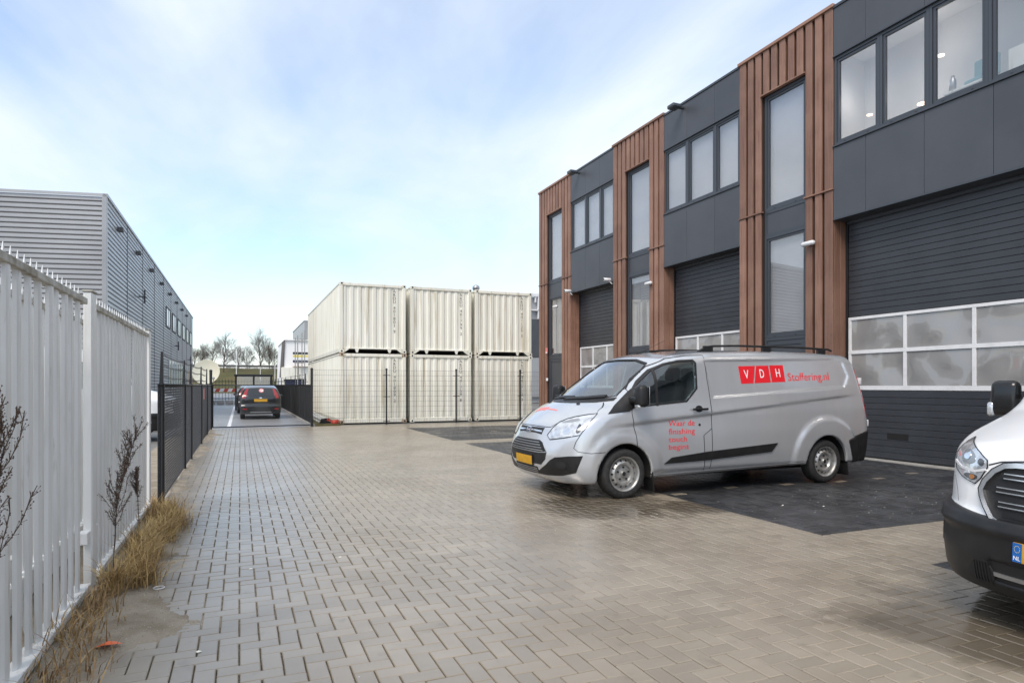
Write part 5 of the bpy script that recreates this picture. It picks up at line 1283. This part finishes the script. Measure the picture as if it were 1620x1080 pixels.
# lettering on the load side
for a,(q,ch,lx) in enumerate((([(3.0,1.703),(3.302,1.712),(3.228,1.466),(3.008,1.457)],'V',(3.083,3.165)),([(3.325,1.713),(3.548,1.720),(3.548,1.478),(3.247,1.467)],'D',(3.37,3.445)),([(3.570,1.722),(3.826,1.730),(3.822,1.487),(3.570,1.479)],'H',(3.67,3.745)))):
    b_=poly('logo_block',sv,FO,'L',q,M['red'],off_=0.002,thick=0.001)
    text_on('logo_letter',ch,'L',lx[0],lx[1],1.532+0.012*a,1.650+0.012*a,M['white'],par=b_,off_=0.0040)
text_on('lettering','Stoffering.nl','L',3.885,4.695,1.462,1.615,M['red'],tilt=0.02)
for s_,x1,y0,y1 in (('Waar de',2.152,0.905,0.980),('finishing',2.152,0.775,0.873),('touch',2.022,0.698,0.768),('begint',2.052,0.578,0.668)): text_on('lettering',s_,'L',1.735,x1,y0,y1,M['red'])
# the same mark, small and worn, on the bonnet
for k in range(3):
    y0=0.40-k*0.115; poly('hood_mark',sv,FO,'T',[(0.455,y0),(0.455,y0-0.10),(0.535,y0-0.10),(0.535,y0)],M['redpale'],off_=0.002,thick=0.001)
poly('hood_mark',sv,FO,'T',[(0.475,0.045),(0.475,-0.22),(0.50,-0.22),(0.50,0.045)],M['redpale'],off_=0.002,thick=0.001)
def sv_rb(x,y,z):
    f_=sv_outer(x,y,z)-0.010
    f_=smax(f_,-np.maximum(np.hypot(x-4.54,z-0.305)-0.39,0.60-np.abs(y)),0.012)
    f_=smax(f_,z-(0.625+0.30*(x-4.93)),0.012); f_=smax(f_,(5.055-0.36*(z-0.31)-x),0.012); return np.maximum(f_,0.28-z)
net_obj('rear_bumper',sv_rb,(4.7,-1.1,0.2),(5.6,1.1,0.9),0.022,M['trim'],sv)
for sg in (-1,1): rbox('door_hinge',sv,M['whitebar'],(5.345,sg*0.865,1.50),(0.06,0.05,0.10),0.008); rbox('door_hinge',sv,M['whitebar'],(5.455,sg*0.90,0.86),(0.06,0.05,0.10),0.008)
MB().bar((1.86,0.0,1.885),(2.06,0.02,1.945),0.010,6).bar((2.02,0.016,1.935),(2.42,0.06,2.10),0.003,5).build('antenna',M['black'],sv,local=True)
# cabin
for sy in (-0.42,0.42):
    s_=rbox('seat',sv,M['seat'],(1.88,sy,0.84),(0.50,0.52,0.18),0.06); rbox('backrest',s_,M['seat'],(0.24,0,0.36),(0.16,0.50,0.62),0.06,(0,0.20,0)); rbox('headrest',s_,M['seat'],(0.33,0,0.75),(0.10,0.27,0.19),0.045,(0,0.15,0))
rbox('dashboard',sv,M['dash'],(1.10,0,1.03),(0.52,1.62,0.26),0.08,(0,0.10,0))
t_=MB()
for i in range(24):
    a,c=2*math.pi*i/24,2*math.pi*(i+1)/24; t_.bar((1.46+0.09*math.sin(a),-0.42+0.19*math.cos(a),1.15+0.17*math.sin(a)),(1.46+0.09*math.sin(c),-0.42+0.19*math.cos(c),1.15+0.17*math.sin(c)),0.014,6,cap=False)
t_.build('steering_wheel',M['black'],sv,local=True)
MB().box(0.7,5.2,-0.62,0.62,0.20,0.30).build('underbody',M['black'],sv,local=True)
# ------------------------------------------------------------------ white van
wv=thing('white_van','white van with black bumper and chrome-edged grille cut by the right picture edge','van',(3.963,1.946,0))
FW=wv_outer
wb_=net_obj('body',wv_body,(-0.05,-1.12,0.16),(5.65,1.12,2.6),0.03,M['whitepaint'],wv); wells(wb_,WV_AX,0.45,0.98)
def wv_bump(x,y,z):
    w=np.abs(y); f_=wv_outer(x,y,z)-0.010
    f_=f_-0.020*sstep(0.56,0.61,z)
    f_=smax(f_,-np.maximum(np.hypot(x-1.02,z-0.34)-0.43,0.60-w),0.012)
    f_=smax(f_,z-(0.672+0.025*sstep(0.4,0.9,w)),0.02); f_=smax(f_,x-0.82,0.02); f_=np.maximum(f_,0.2-z)
    # low wide intake
    f_=smax(f_,-np.maximum(np.maximum(np.abs(z-0.375)-0.055,w-0.40-0.25*(z-0.375)),x-0.22),0.015)
    return f_
net_obj('bumper',wv_bump,(-0.1,-1.15,0.16),(0.95,1.15,0.85),0.018,M['trim'],wv)
def wv_bo(x,y,z): return wv_outer(x,y,z)-0.010
poly('intake_backing',wv,FW,'F',[(-0.46,0.28),(0.46,0.28),(0.47,0.46),(-0.47,0.46)],M['black'],off_=0.003,thick=0.002)
for z in (0.36,): line('intake_bar',wv,FW,'F',[(-0.42,z),(0.42,z)],0.022,M['satin'],off_=0.012,thick=0.006)
for sg in (-1,1): MB().lathe([(0.001,0.07),(0.02,0.075),(0.024,0.09),(0.024,0.15)],0,(0.02,sg*0.30,0.40),14).build('parking_sensor',M['black'],wv,local=True,smooth=True)
GP=smooth_poly([(-0.27,0.985),(0.27,0.985),(0.40,0.965),(0.505,0.84),(0.478,0.758),(0.39,0.642),(0.21,0.612),(-0.21,0.612),(-0.39,0.642),(-0.478,0.758),(-0.505,0.84),(-0.40,0.965)],1)
def wv_g(x,y,z):
    w=np.abs(y); return (0.012+0.20*np.maximum(z-0.62,0)**1.1+0.27*w*w+0.36*w**6-x)/np.sqrt(1+(0.54*w+2.16*w**5)**2)
gr=poly('grille',wv,wv_g,'F',GP,M['black'],off_=0.004)
line('grille_surround',gr,wv_g,'F',GP,0.028,M['chrome'],closed=True,off_=0.024,thick=0.012)
line('grille_surround',gr,wv_g,'F',inset(GP,1.06,0,0.80),0.016,M['black'],closed=True,off_=0.010,thick=0.012)
for z,wd in ((0.915,0.385),(0.835,0.42),(0.755,0.40)):
    line('grille_bar',gr,wv_g,'F',[(-wd,z),(-wd+0.06,z-0.006),(wd-0.06,z-0.006),(wd,z)],0.034,M['blackgloss'],off_=0.020,thick=0.02)
    line('grille_bar',gr,wv_g,'F',[(-wd+0.02,z+0.012),(wd-0.02,z+0.012)],0.006,M['chrome'],off_=0.023,thick=0.002)
    line('grille_bar',gr,wv_g,'F',[(-wd+0.02,z-0.014),(wd-0.02,z-0.014)],0.006,M['chrome'],off_=0.023,thick=0.002)
for sg in (-1,1):
    for z in (0.875,0.795,0.71): poly('grille_block',gr,wv_g,'F',[(sg*0.36,z-0.022),(sg*0.20,z-0.026),(sg*0.21,z+0.022),(sg*0.36,z+0.022)],M['trim'],off_=0.010)
em=poly('emblem',wv,wv_g,'F',ell(0,0.84,0.10,0.045,28),M['chrome'],off_=0.03,cell=0.03); poly('emblem_oval',em,wv_g,'F',ell(0,0.84,0.088,0.036,28),M['navy'],off_=0.033,thick=0.002,cell=0.03)
pl=poly('license_plate',wv,wv_bo,'F',[(-0.26,0.468),(0.26,0.468),(0.26,0.572),(-0.26,0.572)],M['plate'],off_=0.016,thick=0.004)
st=poly('country_strip',pl,wv_bo,'F',[(0.212,0.469),(0.2605,0.469),(0.2605,0.571),(0.212,0.571)],M['plateblue'],off_=0.018,thick=0.001)
v,f=text2d('NL',0.03); v=fit2d(v,-0.254,-0.218,0.478,0.500); v=[(-p[0],p[1]) for p in v]; patch('country_letters',st,wv_bo,'F',v,f,M['white'],off_=0.0195,thick=0.0005,cell=0.05,smooth=False)
for k in range(12): poly('star',st,wv_bo,'F',ell(0.236+0.0145*math.cos(k*math.pi/6),0.538+0.018*math.sin(k*math.pi/6),0.0018,0.0022,6),M['paleyellow'],off_=0.0195,thick=0.0005,smooth=False)
for m_,sg in (('L',-1),('R',1)):
    D='D'+m_
    a_=lambda x,y:(x+abs(y))*Q2
    D='F'; HP=[(sg*a,b) for a,b in ((0.765,1.10),(0.66,1.062),(0.575,1.028),(0.505,0.99),(0.495,0.95),(0.535,0.88),(0.575,0.842),(0.69,0.868),(0.77,0.905),(0.82,1.0))]
    h=poly('headlight',wv,FW,D,HP,M['lens'],off_=0.005,cell=0.03)
    line('lamp_edge',h,FW,D,HP,0.004,M['trim'],closed=True,off_=0.007,thick=0.008,cell=0.03)
    G_=lambda pts:[(sg*a,b) for a,b in pts]
    poly('reflector',h,FW,D,smooth_poly(G_([(0.60,1.015),(0.70,1.045),(0.735,0.985),(0.66,0.945),(0.585,0.965)])),M['satin'],off_=0.007,cell=0.02)
    poly('reflector',h,FW,D,smooth_poly(G_([(0.515,0.982),(0.56,1.0),(0.575,0.965),(0.53,0.945)])),M['lensdark'],off_=0.007,cell=0.02)
    poly('reflector',h,FW,D,smooth_poly(G_([(0.63,1.02),(0.69,1.035),(0.70,0.985),(0.645,0.97)])),M['chrome'],off_=0.010,cell=0.02)
    line('reflector',h,FW,D,G_([(0.50,0.935),(0.58,0.915),(0.70,0.925),(0.79,0.955)]),0.014,M['whitebar'],off_=0.010,cell=0.02)
    poly('reflector',h,FW,D,smooth_poly(G_([(0.545,0.895),(0.66,0.90),(0.68,0.875),(0.58,0.855)])),M['lensdark'],off_=0.007,cell=0.02)
    poly('indicator',h,FW,D,G_(ell(0.60,0.880,0.020,0.014,14)),M['amber'],off_=0.009,cell=0.02)
    D='D'+m_
    line('hood_seam',wv,FW,'F',[(sg*0.0,1.012),(sg*0.28,1.008),(sg*0.41,0.992),(sg*0.49,0.965)],0.007,M['black'])
    line('fender_seam',wv,FW,'F',[(sg*0.80,0.86),(sg*0.745,0.78),(sg*0.72,0.70)],0.004,M['gapgrey'],off_=0.001)
    pane=poly('side_window',wv,FW,m_,WV_SWIN,M['carglass'],off_=-0.006,thick=0.004); line('window_seal',pane,FW,m_,WV_SWIN,0.04,M['black'],closed=True,off_=0.003,thick=0.02)
    bc=poly('bumper_vent',wv,wv_bo,D,smooth_poly([(a_(0.11,0.585),0.30),(a_(0.055,0.50),0.42),(a_(0.035,0.42),0.435),(a_(0.03,0.37),0.34),(a_(0.06,0.42),0.27)],1),M['black'],off_=0.004,cell=0.03)
    for q in range(6):
        aa=a_(0.035,0.40)+0.018*q; line('vent_rib',bc,wv_bo,D,[(aa+0.012,0.30),(aa,0.42-0.002*q)],0.006,M['trim'],off_=0.009,cell=0.04)
    line('side_slot',wv,wv_bo,D,[(a_(0.30,0.86),0.56),(a_(0.29,0.85),0.44)],0.03,M['black'],off_=0.003)
    mr=rbox('mirror',wv,M['blackgloss'],(1.49,sg*1.16,1.34),(0.13,0.20,0.27),0.045,(0,0,sg*0.2),0.10); rbox('mirror_arm',mr,M['trim'],(0.0,-sg*0.13,-0.08),(0.09,0.16,0.08),0.03); rbox('mirror_lamp',mr,M['lens'],(-0.04,sg*0.085,-0.085),(0.05,0.05,0.11),0.02); rbox('mirror_glass',mr,M['chrome'],(0.066,0,0),(0.006,0.15,0.22),0.002)
    for cx_,cz_ in WV_AX: wheel(wv,cx_,sg*0.99,0.35,0.35,0.22,M['steelwheel'])
ws=poly('windshield',wv,FW,'F',WV_WSH,M['wsglass'],off_=-0.006,thick=0.004); line('windshield_seal',ws,FW,'F',WV_WSH,0.05,M['black'],closed=True,off_=0.004,thick=0.02)
line('wiper',wv,FW,'F',[(0.70,1.47),(0.3,1.46),(-0.2,1.45)],0.03,M['black'],off_=0.02)
poly('hood_vent',wv,FW,'T',[(0.78,0.52),(0.80,0.30),(0.86,0.30),(0.85,0.52)],M['trim'],off_=0.004)
for sy in (-0.45,0.45):
    s_=rbox('seat',wv,M['seat'],(2.1,sy,1.05),(0.5,0.52,0.18),0.06); rbox('backrest',s_,M['seat'],(0.24,0,0.38),(0.16,0.5,0.64),0.06,(0,0.2,0))
rbox('dashboard',wv,M['dash'],(1.32,0,1.18),(0.5,1.6,0.26),0.08)
MB().box(0.7,5.3,-0.62,0.62,0.22,0.34).build('underbody',M['black'],wv,local=True)
def copy_tree(o,parent=None):
    c=o.copy(); COL.objects.link(c); c.parent=parent
    for ch in list(o.children): copy_tree(ch,c)
    return c
w2=copy_tree(wv); w2.location=(-1.55,20.3,0.0); w2.rotation_euler=(0,0,R(180)); w2['label']='white van nose showing above the black chain-link fence'
# ------------------------------------------------------------------ black hatchback
hc=thing('hatchback','small black hatchback with yellow rear plate parked beyond the gate','car',(0.80,33.1,0),rotz=R(-90))
FH=hc_outer
net_obj('body',hc_body,(-0.1,-0.95,0.12),(4.1,0.95,1.6),0.035,M['blackpaint'],hc)
pane=poly('rear_window',hc,FH,'B',HC_RWIN,M['darkpane'],off_=0.004); 
sk=poly('sticker',hc,FH,'B',ell(0.03,1.21,0.10,0.085),M['white'],off_=0.008); line('sticker_ring',sk,FH,'B',ell(0.03,1.21,0.085,0.072),0.022,M['red'],closed=True,off_=0.010); v,f=text2d('P'); v=fit2d(v,-0.005,0.06,1.175,1.245); patch('sticker_letter',sk,FH,'B',v,f,M['red'],off_=0.010,thick=0.001,smooth=False)
for sg in (-1,1):
    poly('tail_light',hc,FH,'B',[(sg*0.47,1.28),(sg*0.56,1.28),(sg*0.70,1.02),(sg*0.72,0.88),(sg*0.60,0.88),(sg*0.54,1.05)],M['redlamp'],off_=0.008)
    poly('reflector',hc,FH,'B',ell(sg*0.62,0.44,0.09,0.03,14),M['redlamp'],off_=0.008)
    rbox('mirror',hc,M['blackpaint'],(1.45,sg*0.92,0.95),(0.12,0.16,0.12),0.04)
    for cx_ in (0.72,3.2): wheel(hc,cx_,sg*0.80,0.29,0.29,0.19,M['steelwheel'],0.19,10)
    poly('side_window',hc,FH,'L' if sg<0 else 'R',[(1.25,0.95),(1.6,1.28),(2.2,1.36),(2.9,1.36),(3.35,1.25),(3.4,0.98)],M['darkpane'],off_=0.003)
pl=poly('license_plate',hc,FH,'B',[(-0.26,0.745),(0.26,0.745),(0.26,0.855),(-0.26,0.855)],M['plate'],off_=0.02,thick=0.004)
poly('emblem',hc,FH,'B',ell(0,0.90,0.06,0.025,14),M['chrome'],off_=0.012)
line('bumper_seam',hc,FH,'B',[(-0.74,0.66),(0.74,0.66)],0.012,M['gapgrey'],off_=0.002); line('bumper_strip',hc,FH,'B',[(-0.42,0.30),(0.42,0.30)],0.03,M['satin'],off_=0.006)
poly('windshield',hc,FH,'F',[(-0.6,1.0),(0.6,1.0),(0.5,1.33),(-0.5,1.33)],M['darkpane'],off_=0.003)
h2=copy_tree(hc); h2.location=(0.66,39.4,0); 
for o_ in list(h2.children):
    if o_.name.startswith('sticker'):
        for q_ in list(o_.children): bpy.data.objects.remove(q_)
        bpy.data.objects.remove(o_)
h2['label']='dark car half hidden ahead of the black hatchback'
SC.render.engine='CYCLES'
